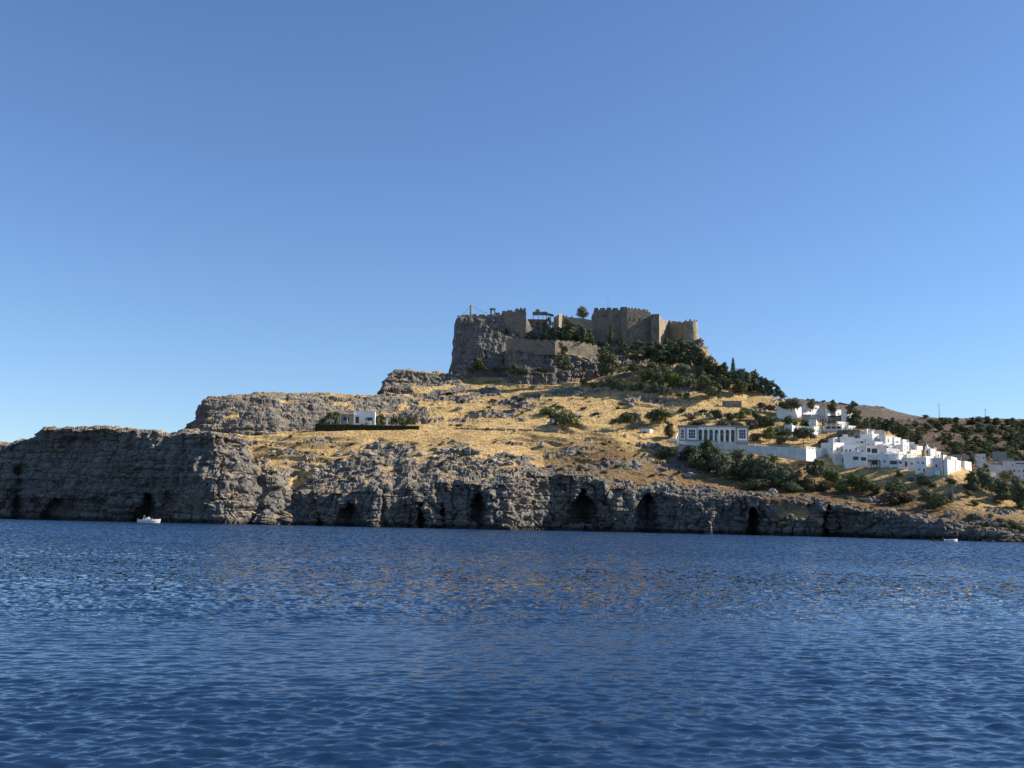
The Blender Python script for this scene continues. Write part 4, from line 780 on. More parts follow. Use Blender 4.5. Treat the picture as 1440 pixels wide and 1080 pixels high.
# far houses on the right
for (xl, xc, xr, yt, yb, al, lb, ws, mt) in [
    (1372, 1386.6, 1388, 639, 651, 12, 'blue-white two-storey house with three small windows in the far valley', [(1374.6, 642.4, 1.4, 2), (1378, 643, 1.2, 2), (1383.6, 644, 1.4, 3.4)], OFFW),
    (1376, 1384, 1385, 650, 655, 12, 'low shaded annex under the blue-white far house', [], OFFW),
    (1353, 1371, 1373, 640.6, 645, 10, 'low greenish roofed building left of the blue-white far house', [], GREYP),
    (1340, 1350, 1351, 640, 645, 10, 'small grey-green roof just behind the last village houses', [], GREYP),
    (1390, 1407, 1408, 654, 659, 10, 'pale flat roof slab building in the middle of the far valley', [], OFFW),
    (1393, 1412, 1417, 657.6, 667, 14, 'grey-white blank house in front of the flat roof slab', [], OFFW),
    (1405, 1426, 1428, 645.4, 649, 10, 'highest long grey roof in the far valley houses', [], GREYP),
    (1411, 1427.5, 1428.5, 649.4, 658, 10, 'blue-grey rectangular house below the highest grey roof', [(1424, 654, 1.6, 2)], OFFW),
    (1428.6, 1448, 1449, 649, 656, 10, 'blue-white house with a long dark balcony line at the right edge', [(1437, 651.6, 16, 1.4)], OFFW),
    (1418, 1448, 1449, 657, 674, 10, 'large white house with several dark windows at the right edge', [(1426.4, 662, 2.6, 3), (1433.4, 662, 1.5, 3.2), (1439.6, 662.4, 2.4, 3), (1434, 669.4, 1.6, 1.8), (1439.4, 669.4, 1.6, 1.8)], OFFW),
    (1393, 1400.6, 1404, 664.6, 678, 14, 'small white house with a sunlit porch corner among the olive trees', [(1396.6, 672.6, 2.2, 2.4)], WHITE),
    (1420, 1434, 1435, 676, 680.5, 10, 'low white garden wall among the right-hand trees', [], OFFW),
    (1396, 1416, 1418, 636, 644, 14, 'half hidden grey stone house below the far hill trees', [], GREYP)]:
    H(xl, xc, xr, yt, yb, al, lb, ws, R=FARB, mat=mt, gyb=yb + 6, parapet=.3)
pergola(1401, 1412, 669, 677, 'small white pergola on posts beside the porch house in the right trees', D=ground(FARB, 1400, 684).y - 3, npost=3)

# ------------------------------------------------------------------ poles
def pole(x, yb, yt, label, R=None, D=None, r=.13, mat=WOOD, cross=False, lamp=False, name='power_pole', cat='pole'):
    D = D or ground(R or MAIN, x, yb).y; a = P(x, yb, D); a.z -= 1.0; b = Vector((a.x, a.y, P(x, yt, D).z)); root = empty(name, a, label, cat); mb = MB(); mb.tube(a, b, r, r * .75, 7); add_part(root, mb, 'pole', mat)
    if cross: mb = MB(); mb.tube(b + Vector((-1.2, 0, -.4)), b + Vector((1.2, 0, -.4)), .09); add_part(root, mb, 'crossarm', mat)
    if lamp: mb = MB(); mb.tube(b, b + Vector((.8, -.3, .15)), .05); add_part(root, mb, 'arm', mat); mb = MB(); mb.box(b + Vector((.6, -.45, .05)), (.5, 0, 0), (0, .3, 0), .16); add_part(root, mb, 'lamp_head', WHITE)
    return root
pole(1321, 588, 568.5, 'slender pole standing on the far ridge against the sky, left one', D=760, r=.22, cross=True, mat=METAL)
pole(1386, 589, 575, 'shorter T-topped pole on the far ridge near the right edge', D=760, r=.22, cross=True, mat=METAL)
pole(1326.5, 664, 632, 'dark thick power pole in front of the last village houses', D=ground(MAIN, 1324, 668).y - 2, r=.16, mat=DARK, cross=True)
pole(1110.5, 648, 618, 'tall grey pole before the white retaining wall', D=379, r=.14, mat=METAL)
pole(982.5, 655, 632, 'thin grey pole among the dark trees under the villa', D=388, r=.12, mat=METAL)
pole(1217.5, 642, 618, 'grey wooden pole rising between the white houses of the middle village', D=ground(MAIN, 1217, 640).y - 3, r=.13, mat=METAL)
pole(1339.5, 697, 683, 'street lamp by the footpath below the village', D=ground(MAIN, 1339, 698).y, r=.08, mat=METAL, lamp=True, name='street_lamp', cat='street lamp')
pole(517.5, 583, 574.5, 'thin white aerial pole behind the bungalow roof', D=DB + 6, r=.07, mat=WHITE)

# ------------------------------------------------------------------ trees and shrubs
def crown_mesh(name, blobs, n, size, seed, flat=.5):
    rnd = np.random.RandomState(seed); C_ = []; T = sum(b[3] * b[4] for b in blobs)
    vs = []
    for (bx, by, bz, rx, rz) in blobs:
        k = max(12, int(n * rx * rz / T)); d = rnd.normal(size=(k, 3)); d /= np.linalg.norm(d, axis=1)[:, None]; rr = (.5 + .62 * rnd.rand(k) ** 1.1)[:, None]
        p = np.array([bx, by, bz]) + d * np.array([rx, rx, rz]) * rr * (1 + .25 * (vnoise(d * 2.3 + bx * 7 + 9, seed) - .5))[:, None]
        a = rnd.normal(size=(k, 3)); nn = d + .55 * a / np.linalg.norm(a, axis=1)[:, None]; nn[:, 2] += .15; nn /= np.linalg.norm(nn, axis=1)[:, None]
        t = np.cross(nn, rnd.normal(size=(k, 3))); t /= np.linalg.norm(t, axis=1)[:, None]; b = np.cross(nn, t)
        sz = (size * (.35 + 1.1 * rnd.rand(k) ** 1.5))[:, None]
        vs.append(np.stack([p + t * sz, p + b * sz * flat, p - t * sz, p - b * sz * flat], 1))
    V = np.concatenate(vs).reshape(-1, 3); m = len(V) // 4
    me = bpy.data.meshes.new(name); me.vertices.add(len(V)); me.vertices.foreach_set('co', V.reshape(-1).astype(np.float32))
    me.loops.add(4 * m); me.loops.foreach_set('vertex_index', np.arange(4 * m, dtype=np.int32)); me.polygons.add(m)
    me.polygons.foreach_set('loop_start', (np.arange(m) * 4).astype(np.int32)); me.polygons.foreach_set('loop_total', np.full(m, 4, np.int32)); me.update(calc_edges=True); return me
# unit trees: 1 m tall, base at the origin; (crown, trunk) meshes per kind
def trunk_mesh(h, r, limbs, seed):
    mb = MB(); rr = random.Random(seed); mb.tube((0, 0, -.12), (.01, 0, h), r, r * .55, 7)
    for (x, y, z, z0) in limbs: mb.tube((.005, 0, z0), (x, y, z), r * .5, r * .2, 5)
    me = bpy.data.meshes.new('trunk'); me.from_pydata(mb.v, [], mb.f); me.materials.append(BARK); return me
KINDS = {}
def kind(name, variants, mat):
    KINDS[name] = []
    for k, (blobs, n, size, th, tr) in enumerate(variants):
        c_ = crown_mesh('crown', blobs, n, size, 40 + k + len(KINDS) * 10); c_.materials.append(mat)
        KINDS[name].append((c_, trunk_mesh(th, tr, [(b[0] * .8, b[1] * .8, b[2], th * .6) for b in blobs[:5]], k)))
def rb(seed, n, spread, z0, z1, r0, r1, taper=.5, sq=.7):
    r = random.Random(seed); out = []
    for i in range(n):
        t = i / max(1, n - 1); z = z0 + (z1 - z0) * t; w = spread * (1 - taper * t); a = r.random() * 6.283; d = w * math.sqrt(r.random())
        q = r0 + (r1 - r0) * t; q *= .6 + .6 * r.random(); out.append((d * math.cos(a), d * math.sin(a), z, q, q * sq))
        if i % 2: a2 = a + r.uniform(-1, 1); d2 = w * 1.0 + q * .5; out.append((d2 * math.cos(a2), d2 * math.sin(a2), z + r.uniform(-.06, .06), q * .55, q * .35))
    return out
kind('pine', [(rb(s_, 20, .30, .16, .88, .23, .12, .62, .6), 4200, .034, .8, .022) for s_ in (1, 2, 3, 4)], PINE)
kind('open_pine', [(rb(s_, 15, .34, .30, .92, .19, .12, .5, .45), 2600, .032, .85, .022) for s_ in (5, 6, 7)], foliage('open_pine_needles', (.04, .052, .027), (.085, .1, .05), (.15, .17, .085)))
kind('umbrella_pine', [(rb(s_, 17, .56, .46, .82, .32, .24, .45, .55), 3800, .048, .6, .03) for s_ in (8, 9, 10)], PINE)
kind('cypress', [([(0, 0, .12 + .8 * i / 9, (.14 - .10 * (i / 9) ** 1.4), .11) for i in range(10)], 2200, .026, .5, .02) for s_ in (1, 2)], PINE)
kind('olive_tree', [(rb(s_, 16, .36, .26, .78, .28, .21, .35, .8), 3600, .04, .5, .025) for s_ in (11, 12, 13)], OLIVE)
kind('green_tree', [(rb(s_, 16, .36, .26, .78, .29, .21, .35, .8), 3600, .042, .4, .022) for s_ in (14, 15)], GREEN)
kind('shrub', [(rb(s_, 10, .55, .22, .6, .42, .32, .4, .75), 2200, .065, .2, .02) for s_ in (16, 17, 18)], PINE)
kind('grey_shrub', [(rb(s_, 10, .55, .22, .6, .42, .32, .4, .75), 2200, .065, .2, .02) for s_ in (19, 20)], SCRUB)
RW = {'pine': .84, 'open_pine': .95, 'umbrella_pine': 1.6, 'cypress': .27, 'olive_tree': 1.12, 'green_tree': 1.1, 'shrub': 1.7, 'grey_shrub': 1.7}
TCAT = {'pine': 'pine tree', 'open_pine': 'pine tree', 'umbrella_pine': 'pine tree', 'cypress': 'cypress', 'olive_tree': 'olive tree', 'green_tree': 'tree', 'shrub': 'shrub', 'grey_shrub': 'shrub'}
trnd = random.Random(5)
def tree(kd, x, yb, hpx, wpx, label, group=None, R=None, gy=None, D=None, parts=True, v=None):
    R = R or MAIN
    if D is None:
        g = ground(R, x, gy or yb); D = g.y
    base = P(x, yb, D); s = M_PX(D); sc = hpx * s / .95; sx = wpx * s / RW[kd]
    kv = KINDS[kd]; cm, tm = kv[trnd.randrange(len(kv)) if v is None else v]
    r = empty({'umbrella_pine': 'umbrella_pine', 'open_pine': 'pine_tree', 'pine': 'pine_tree', 'cypress': 'cypress_tree', 'olive_tree': 'olive_tree', 'green_tree': 'leafy_tree', 'shrub': 'shrub', 'grey_shrub': 'grey_shrub'}[kd], base, label, TCAT[kd], group)
    r.rotation_euler.z = trnd.random() * 6.283; r.scale = (sx, sx, sc)
    for nm, me in (('crown', cm), ('trunk', tm)):
        if nm == 'trunk' and kd in ('shrub', 'grey_shrub'): continue
        o = bpy.data.objects.new(nm, me); COL.objects.link(o); o.parent = r
    return r
T = tree
CB = dict(R=CITA)
# below and around the crag
T('pine', 674, 523, 24, 30, 'dark bushy pine against the foot of the high crag', D=505)
T('shrub', 697, 524, 11, 14, 'small dark bush between two pines at the foot of the crag', D=506)
T('shrub', 661, 524, 8, 14, 'low dark bush at the left foot of the crag', D=508)
T('umbrella_pine', 722, 534, 24, 20, 'small dark tree on a bare stem in front of the lower bluff', D=494)
T('pine', 791, 524, 42, 22, 'tall cone-shaped pine leaning against the lower curtain wall', D=494)
T('shrub', 760, 524, 7, 30, 'low scrub strip at the foot of the lower bluff', D=495)
T('grey_shrub', 735, 527, 8, 22, 'grey scrub left of the foot of the lower bluff', D=495)
for (x, y, h, w_, kd, lb) in [(800, 484, 34, 32, 'pine', 'largest dark tree behind the lower curtain wall'), (817, 486, 30, 28, 'pine', 'dark tree between the curtain wall and the castle keep'), (787, 481, 22, 18, 'pine', 'dark bushy tree behind the left end of the sunlit curtain wall'),
    (828, 488, 26, 18, 'pine', 'rightmost dark tree behind the curtain wall, touching the keep'), (765, 481, 16, 22, 'shrub', 'dark low bushes under the stoa arches'), (772, 478, 33, 17, 'open_pine', 'pine hiding the right side of the stoa arches'), (777, 480, 25, 6, 'cypress', 'thin cypress just right of the stoa'), (752, 480, 12, 16, 'grey_shrub', 'grey bush under the left stoa arch'), (740, 480, 10, 12, 'shrub', 'small bush between the crag wall and the stoa')]:
    T(kd, x, y, h, w_, lb, D=512)
T('olive_tree', 821, 449.5, 20.5, 23, 'round green tree on the wall top against the sky', D=534)
T('cypress', 859, 484, 27, 8.5, 'sharp dark cypress before the left block of the keep', D=514)
T('cypress', 875.5, 494, 25, 6.5, 'slim cypress below the highest tower', D=509)
T('shrub', 868, 484, 10, 9, 'bush right beside the sharp dark cypress', D=514); T('shrub', 845, 486, 8, 14, 'dark thicket under the left block of the keep', D=516)
T('pine', 853, 531, 50, 36, 'biggest pine, standing in front of the lower castle slope', D=488, v=1); T('open_pine', 846, 520, 30, 22, 'thin pine half behind the biggest pine on its left', D=494)
T('open_pine', 895, 516, 38, 36, 'open spreading pine with pale branches below the keep', D=492); T('open_pine', 878, 505, 22, 20, 'small open pine between the cypress and the spreading pine', D=498)
T('umbrella_pine', 891, 528, 17, 24, 'small umbrella-shaped tree under the spreading pine', D=482)
G1 = 'pines packed under the right end of the fort'
for i, (x, y, h, w_) in enumerate([(914, 506, 26, 22), (926, 514, 36, 28), (938, 502, 28, 22), (946, 514, 36, 26), (958, 502, 28, 22), (963, 516, 36, 28), (972, 502, 22, 18), (979, 516, 32, 24), (988, 520, 26, 20)]):
    T('pine', x, y, h, w_, 'dark pine packed under the right end of the fort', G1, D=500 - (y - 500) * .6)
G2 = 'grey-green trees below the fort pines'
for i, (x, y, h, w_) in enumerate([(906, 536, 18, 22), (918, 530, 22, 24), (926, 544, 22, 26), (938, 536, 26, 26), (950, 548, 26, 28), (960, 534, 24, 26), (970, 548, 26, 28), (982, 538, 26, 24), (990, 550, 24, 24)]):
    T('olive_tree' if i % 4 else 'green_tree', x, y, h, w_, 'grey-green tree in the thicket below the fort pines', G2, D=486 - (y - 530) * .7)
T('shrub', 915, 534, 18, 22, 'dark round bush left of the grey-green thicket', D=479)
G3 = 'pines down the right skyline slope'
for i, (x, y, h, w_) in enumerate([(998, 530, 30, 26), (1008, 540, 30, 24), (1018, 534, 26, 20), (1026, 546, 26, 22), (1060, 552, 32, 28), (1070, 554, 26, 18), (1078, 556, 26, 16), (1086, 558, 24, 16), (1093, 560, 20, 14), (1099, 561, 12, 14), (1036, 540, 20, 18)]):
    T('pine', x, y, h, w_, 'dark pine on the skyline running down right of the fort', G3, D=482 - i * 1.2)
T('cypress', 1031, 528, 24, 8.5, 'single pointed cypress breaking the skyline right of the fort', D=486)
T('pine', 1044, 557, 41, 32, 'broad cone pine standing in front of the skyline row', D=470, v=2)
T('umbrella_pine', 997, 567, 34, 44, 'big dark umbrella pine over the dry slope', D=462); T('shrub', 1016, 548, 20, 24, 'rounded dark bush between the umbrella pine and the cone pine', D=470)
G4 = 'small olive trees in a line on the slope'
for (x, y, h, w_) in [(821, 543, 12, 13), (834, 546, 9, 12), (848, 547, 15, 13), (857, 548, 18, 14), (866, 548, 12, 12), (875, 551, 21, 17), (891, 551, 15, 15), (900, 548, 12, 12), (909, 554, 16, 15), (921, 553, 16, 14), (932, 556, 15, 14), (942, 557, 13, 13), (954, 560, 12, 15), (966, 562, 11, 14)]:
    T('olive_tree', x, y, h, w_, 'small olive tree of the line across the slope below the castle', G4, gy=y)
T('open_pine', 819, 529, 20, 12, 'thin bare-branched tree left of the biggest pine', D=487)
T('shrub', 769, 583, 13, 28, 'left dark mound bush in the middle of the slope'); T('shrub', 795, 599, 27, 40, 'largest dark mound bush in the middle of the slope')
T('umbrella_pine', 882, 605, 26, 44, 'wide umbrella pine with a light top, left of the villa'); T('umbrella_pine', 926, 599, 25, 48, 'widest flat umbrella pine just above the white shed'); T('pine', 941, 617, 24, 20, 'dark pine directly left of the villa')
T('shrub', 939, 645, 19, 34, 'dark mound bush under the left end of the retaining wall')
G5 = 'bushes above the villa'
for (k_, x, y, h, w_) in [('grey_shrub', 984, 599, 11, 34), ('shrub', 1008, 589, 17, 20), ('grey_shrub', 1025, 591, 14, 16), ('green_tree', 1040, 592, 16, 20), ('grey_shrub', 1015, 602, 13, 22), ('shrub', 1035, 602, 12, 22), ('grey_shrub', 1055, 602, 15, 22), ('shrub', 1072, 600, 18, 20), ('shrub', 1061, 590, 16, 18), ('shrub', 1048, 583, 12, 16), ('grey_shrub', 970, 590, 8, 18), ('grey_shrub', 960, 580, 8, 16), ('grey_shrub', 990, 581, 7, 18), ('shrub', 1091, 612, 14, 18), ('grey_shrub', 1063, 620, 14, 22), ('grey_shrub', 1098, 624, 13, 20), ('shrub', 1106, 613, 12, 16), ('grey_shrub', 1085, 576, 9, 18), ('grey_shrub', 1070, 572, 8, 16)]:
    T(k_, x, y, h, w_, 'bush of the %s scrub growing above the villa' % ('dark' if k_ == 'shrub' else 'grey-green'), G5 if k_ != 'shrub' else 'dark bushes above the villa')
T('green_tree', 1081, 621, 23, 21, 'bright yellow-green tree between the villa and the village')
T('shrub', 1082, 599, 18, 32, 'wide dark bush left of the upper white house'); T('shrub', 1110, 601, 19, 28, 'dark bush under the wide shaded wall of the upper house'); T('green_tree', 1132, 602, 13, 15, 'small green tree below the double-door house')
T('umbrella_pine', 1130, 627, 27, 40, 'big dark round tree in front of the low white wall'); T('green_tree', 1186, 619, 10, 16, 'low leafy tree with reddish blossom above the stone wall'); T('grey_shrub', 1160, 626, 12, 22, 'pale grey bush left of the blue-grey buttress')
for (k_, x, y, h, w_, lb) in [('shrub', 1100, 575, 13, 20, 'bush behind the wide shaded wall of the top house'), ('olive_tree', 1113, 577, 19, 22, 'grey tree behind the top house'), ('olive_tree', 1122, 577, 18, 16, 'pale tree on the skyline behind the top house'), ('olive_tree', 1142, 578, 19, 16, 'round tree on the skyline above the double-door house'), ('pine', 1171, 581, 19, 17, 'small pointed pine behind the sunlit houses on the skyline'), ('pine', 1200, 602, 39, 27, 'tall ragged pine at the right end of the skyline houses'),
    ('grey_shrub', 1197, 602, 13, 26, 'dry grey bush on the bank under the skyline house'), ('shrub', 1210, 604, 14, 20, 'dark bush at the foot of the tall ragged pine')]:
    T(k_, x, y, h, w_, lb, gy=max(y, 592))
T('shrub', 1221, 622, 10, 13, 'dark vines between the flat roof slab and the slim tower', gy=622); T('grey_shrub', 1227, 618, 8, 12, 'grey bush under the flat roof slab', gy=618); T('olive_tree', 1209, 607, 11, 12, 'small olive tree beside the bright roof terrace', gy=608)
G6 = 'dark trees behind the village'
for (x, y, h, w_) in [(1219, 607, 20, 16), (1228, 606, 20, 18), (1238, 607, 21, 20), (1247, 608, 20, 18), (1256, 612, 24, 20), (1265, 618, 24, 20), (1273, 622, 24, 20), (1283, 626, 20, 18), (1292, 628, 18, 16)]:
    T('pine', x, y, h, w_, 'dark tree of the clump behind the village roofs', G6, gy=y + 4)
G7 = 'thick trees under the retaining wall'
for i, (k_, x, y, h, w_) in enumerate([('pine', 968, 648, 22, 26), ('shrub', 980, 660, 34, 38), ('pine', 995, 655, 38, 34), ('pine', 1003, 664, 36, 36), ('olive_tree', 1018, 672, 38, 40), ('olive_tree', 1036, 668, 40, 36), ('shrub', 1042, 678, 30, 44), ('olive_tree', 1058, 678, 42, 42), ('olive_tree', 1078, 680, 42, 42), ('shrub', 1092, 684, 26, 40), ('olive_tree', 1102, 686, 36, 34), ('olive_tree', 1118, 687, 28, 30), ('grey_shrub', 1134, 690, 24, 28), ('olive_tree', 1086, 668, 30, 32), ('shrub', 1064, 688, 18, 40), ('shrub', 1110, 692, 16, 34)]):
    T(k_, x, y, h, w_, {'pine': 'dark tree in the thick belt under the retaining wall', 'shrub': 'dark bush in the thick belt under the retaining wall', 'olive_tree': 'grey-green tree in the thick belt under the retaining wall', 'grey_shrub': 'pale grey bush ending the thick belt under the retaining wall'}[k_], {'pine': G7 + ', dark', 'shrub': G7 + ', bushes', 'olive_tree': G7 + ', grey-green', 'grey_shrub': None}[k_])
T('umbrella_pine', 1146, 683, 38, 42, 'dark full tree below the sunlit end of the retaining wall'); T('grey_shrub', 1161, 692, 22, 26, 'grey bush right under the dark full tree')
T('green_tree', 1170, 684, 28, 26, 'fresh green tree left of the brown bank'); T('green_tree', 1184, 693, 20, 26, 'low light green tree below the brown bank')
T('green_tree', 1205, 690, 26, 30, 'leafy green tree in the middle of the bank below the long low house'); T('green_tree', 1218, 694, 26, 28, 'bright green tree at the right of the bank'); T('shrub', 1232, 696, 20, 24, 'dark bush right of the bright green trees')
T('shrub', 1262, 697, 27, 40, 'big rounded dark green bush under the front row of houses'); T('grey_shrub', 1268, 708, 20, 52, 'wide grey bush below the big rounded one'); T('olive_tree', 1303, 712, 26, 34, 'left of two dark trees low on the slope'); T('shrub', 1322, 716, 24, 38, 'right of two dark trees low on the slope')
T('shrub', 1265, 671, 11, 14, 'small bush close under the arched doorway house'); T('shrub', 1297, 682, 15, 24, 'green bush under the two-storey house'); T('shrub', 1337, 682, 12, 18, 'dark bush on the bank under the white corner house'); T('grey_shrub', 1312, 686, 9, 18, 'dry bush on the bank below the low garden wall')
G8 = 'trees right of the village'
for (k_, x, y, h, w_) in [('pine', 1359, 676, 14, 14), ('pine', 1367, 692, 30, 24), ('olive_tree', 1384, 688, 32, 28), ('olive_tree', 1400, 696, 26, 30), ('olive_tree', 1416, 680, 20, 26), ('pine', 1411, 706, 30, 30), ('olive_tree', 1428, 702, 34, 28), ('pine', 1436, 716, 34, 30), ('olive_tree', 1449, 716, 38, 30), ('olive_tree', 1446, 690, 18, 24), ('pine', 1386, 664, 12, 12), ('pine', 1366, 654, 14, 14)]:
    T(k_, x, y, h, w_, '%s tree in the wood right of the last village houses' % ('dark' if k_ == 'pine' else 'grey-green'), G8 + (', dark' if k_ == 'pine' else ', grey-green'), gy=max(y, 684), D=(ground(MAIN, min(x, 1440), max(y, 688)).y) if y > 680 else 400)
T('shrub', 1361, 698, 10, 13, 'single dark bush beside the footpath'); T('shrub', 1369, 711, 10, 17, 'dark bush on the dry slope below the footpath')
G9 = 'low shrubs near the right shore'
for (x, y, h, w_) in [(1351, 737, 6, 14), (1378, 741, 8, 18), (1388, 744, 13, 16), (1399, 748, 11, 14), (1411, 746, 12, 16), (1424, 744, 13, 18), (1438, 748, 10, 16), (1405, 735, 8, 16), (1368, 728, 7, 14), (1392, 728, 7, 12)]:
    T('grey_shrub' if x % 2 else 'shrub', x, y, h, w_, '%s shrub low on the slope near the right shore' % ('grey' if x % 2 else 'dark'), G9 + (', grey' if x % 2 else ', dark'))
# scattered scrub on the golden slopes
G10 = 'low scrub dots on the dry slopes'
k_ = 0
for i in range(900):
    if k_ >= 150: break
    x = trnd.uniform(360, 1330); y = trnd.uniform(540, 715)
    j = int((x - MAIN.xs[0]) / .9)
    lim = lerp([(360, 612), (540, 606), (560, 560), (980, 560), (1100, 640), (1330, 712)], x); low = lerp([(360, 690), (740, 650), (900, 680), (1100, 700), (1330, 735)], x)
    if not (lim < y < low) or (x > 950 and y < 655) or (x > 1090 and y < 695) or (440 < x < 600 and y < 606): continue
    if 590 < y < 622 and 400 < x < 880 and trnd.random() < .75: continue
    h = trnd.uniform(2.0, 5.0); T('grey_shrub' if trnd.random() < .6 else 'shrub', x, y, h, h * trnd.uniform(1.8, 3.4), 'low scrub bush dotted on the dry golden slope', G10); k_ += 1
# bungalow garden
for (k2, x, y, h, w_, lb) in [('olive_tree', 453, 601, 15, 15, 'pale olive tree at the left end of the hedge'), ('olive_tree', 473, 599, 15, 8, 'slim little tree left of the bungalow porch'), ('olive_tree', 514, 600, 13, 5, 'small round clipped tree beside the white garden arch'), ('olive_tree', 531, 600, 15, 7, 'small tree right of the white garden arch'), ('olive_tree', 564, 600, 17, 14, 'olive tree in the middle of the walled garden'), ('pine', 535, 597, 15, 22, 'dark tree right behind the bungalow'), ('shrub', 469, 590, 14, 24, 'dark bush behind the left end of the bungalow garden'), ('olive_tree', 584, 599, 18, 9, 'pale tree at the right end of the garden'), ('shrub', 509, 601, 6, 10, 'small bush before the bungalow door'), ('shrub', 537, 601, 7, 14, 'low bush right of the small tree'), ('shrub', 485, 600, 5, 24, 'low clipped bush before the porch')]:
    T(k2, x, y, h, w_, lb, D=DB - 2.5 if k2 != 'pine' else DB + 8)
for i in range(9):
    T('olive_tree', 550 + i * 3.6, 599 - (i % 2), 14 + (i * 7) % 4, 5, 'slim grey-green shrub in the row of the walled garden', 'slim shrubs in the garden row', D=DB + 1)
hd = empty('hedge', P(516, 604, DB - 6), 'long dark clipped hedge in front of the bungalow garden', 'hedge')
a = P(443, 604.5, DB - 7); b = P(589, 607, DB - 7); mb = MB(); zt_ = P(516, 597.6, DB - 7).z; mb.box(Vector((a.x, a.y, a.z - 1.5)), (b.x - a.x, 0, 0), (0, 1.6, 0), zt_ - a.z + 1.4); add_part(hd, mb, 'core', plain('hedge_twigs', (.015, .02, .01), .95, .3, 2))
rnd = np.random.RandomState(3); k = 9000; u_ = rnd.rand(k, 3); p = np.stack([a.x + (b.x - a.x) * u_[:, 0], a.y + 1.7 * u_[:, 1] - .1, a.z - 1 + (zt_ - a.z + 1.05) * u_[:, 2]], -1); f_ = rnd.rand(k); p[f_ < .6, 1] = a.y - .08 * rnd.rand((f_ < .6).sum()); p[f_ > .7, 2] = zt_ + .12 * rnd.rand((f_ > .7).sum()) - .05
t1 = rnd.normal(size=(k, 3)); t1 /= np.linalg.norm(t1, axis=1)[:, None]; t2 = np.cross(t1, rnd.normal(size=(k, 3))); t2 /= np.linalg.norm(t2, axis=1)[:, None]
V = np.stack([p + .14 * t1, p + .08 * t2, p - .14 * t1, p - .08 * t2], 1).reshape(-1, 3); q = MB(); q.v = [tuple(v) for v in V]; q.f = [(4 * i, 4 * i + 1, 4 * i + 2, 4 * i + 3) for i in range(k)]; add_part(hd, q, 'leaves', PINE)
# woods on the far hills
G11 = 'trees scattered over the far wooded hill'
cl = [(1292, 604, 16, 8, 9), (1288, 618, 14, 10, 8), (1300, 630, 14, 6, 5), (1354, 606, 17, 6, 12), (1385, 604, 16, 5, 10), (1412, 604, 16, 5, 9), (1425, 618, 20, 7, 14), (1395, 626, 16, 5, 9), (1345, 630, 14, 8, 12), (1365, 632, 16, 8, 14), (1390, 636, 16, 7, 12), (1420, 634, 20, 8, 16), (1434, 646, 14, 6, 7), (1318, 600, 10, 5, 4), (1330, 618, 12, 6, 4), (1375, 618, 30, 6, 7), (1455, 610, 30, 25, 20), (1320, 592, 20, 2, 5), (1410, 592, 30, 2, 6), (1350, 592, 30, 2, 4)]
for (cx_, cy_, rx, ry, n_) in cl:
    for i in range(int(n_ * 1.1)):
        a_ = trnd.random() * 6.283; d_ = math.sqrt(trnd.random()); x = cx_ + rx * d_ * math.cos(a_); y = cy_ + ry * d_ * math.sin(a_) + 2
        big = trnd.uniform(.75, 1.25); kd = 'pine' if trnd.random() < .75 else 'olive_tree'
        T(kd, x, y + 2, 9 * big, 13.5 * big, '%s tree on the far wooded hill' % ('dark' if kd == 'pine' else 'grey'), G11 + (', dark' if kd == 'pine' else ', grey'), R=FARB)
G12 = 'bushes on the ridge of the far bare hill'
for (x, y, h) in [(1158, 566, 4), (1182, 569, 4), (1187, 570, 4), (1240, 574, 3), (1136, 563, 3), (1149, 566, 2.5)]:
    T('shrub', x, y, h, h * 2, 'tiny bush on the ridge of the far bare hill', G12, D=1140)
T('shrub', 1301, 588, 6, 12, 'lone rounded bush on the far ridge left of the poles', D=758)
# footpath wall, boulder
bo = empty('boulder', ground(MAIN, 1397, 702), 'reddish angular boulder beside the dark trees on the right slope', 'boulder')
bm = bmesh.new(); bmesh.ops.create_icosphere(bm, subdivisions=3, radius=1.0)
vv = np.array([v.co for v in bm.verts]); rr_ = .8 + .5 * (voro(vv * 1.1 + 5, 3)[2] - .3) * .6 + .25 * (fbm(vv * 1.7 + 3, 3, 8) - .5)
for v, r_ in zip(bm.verts, rr_): v.co = Vector((v.co.x * 2.0 * r_, v.co.y * 1.6 * r_, v.co.z * 1.7 * r_ + .6))
me = bpy.data.meshes.new('rock'); bm.to_mesh(me); bm.free(); me.materials.append(plain('reddish_rock', (.36, .23, .16), .95, .2, 1.2, .2, .5)); o = bpy.data.objects.new('rock', me); COL.objects.link(o); o.parent = bo
pw = MB(); 
for (xa, ya, xb, yb_) in ((1341, 698, 1352, 696), (1352, 696, 1364, 693.4), (1364, 693, 1375, 688.6)):
    a = ground(MAIN, xa, ya); b = ground(MAIN, xb, yb_); pw.prism([a - Vector((0, 0, .5)), b - Vector((0, 0, .5)), b + Vector((0, 0, .8)), a + Vector((0, 0, .8))], (0, .5, 0))
o = pw.build('path_wall', TAN); tag(o, 'low tan wall beside the footpath right of the village bank', 'wall')

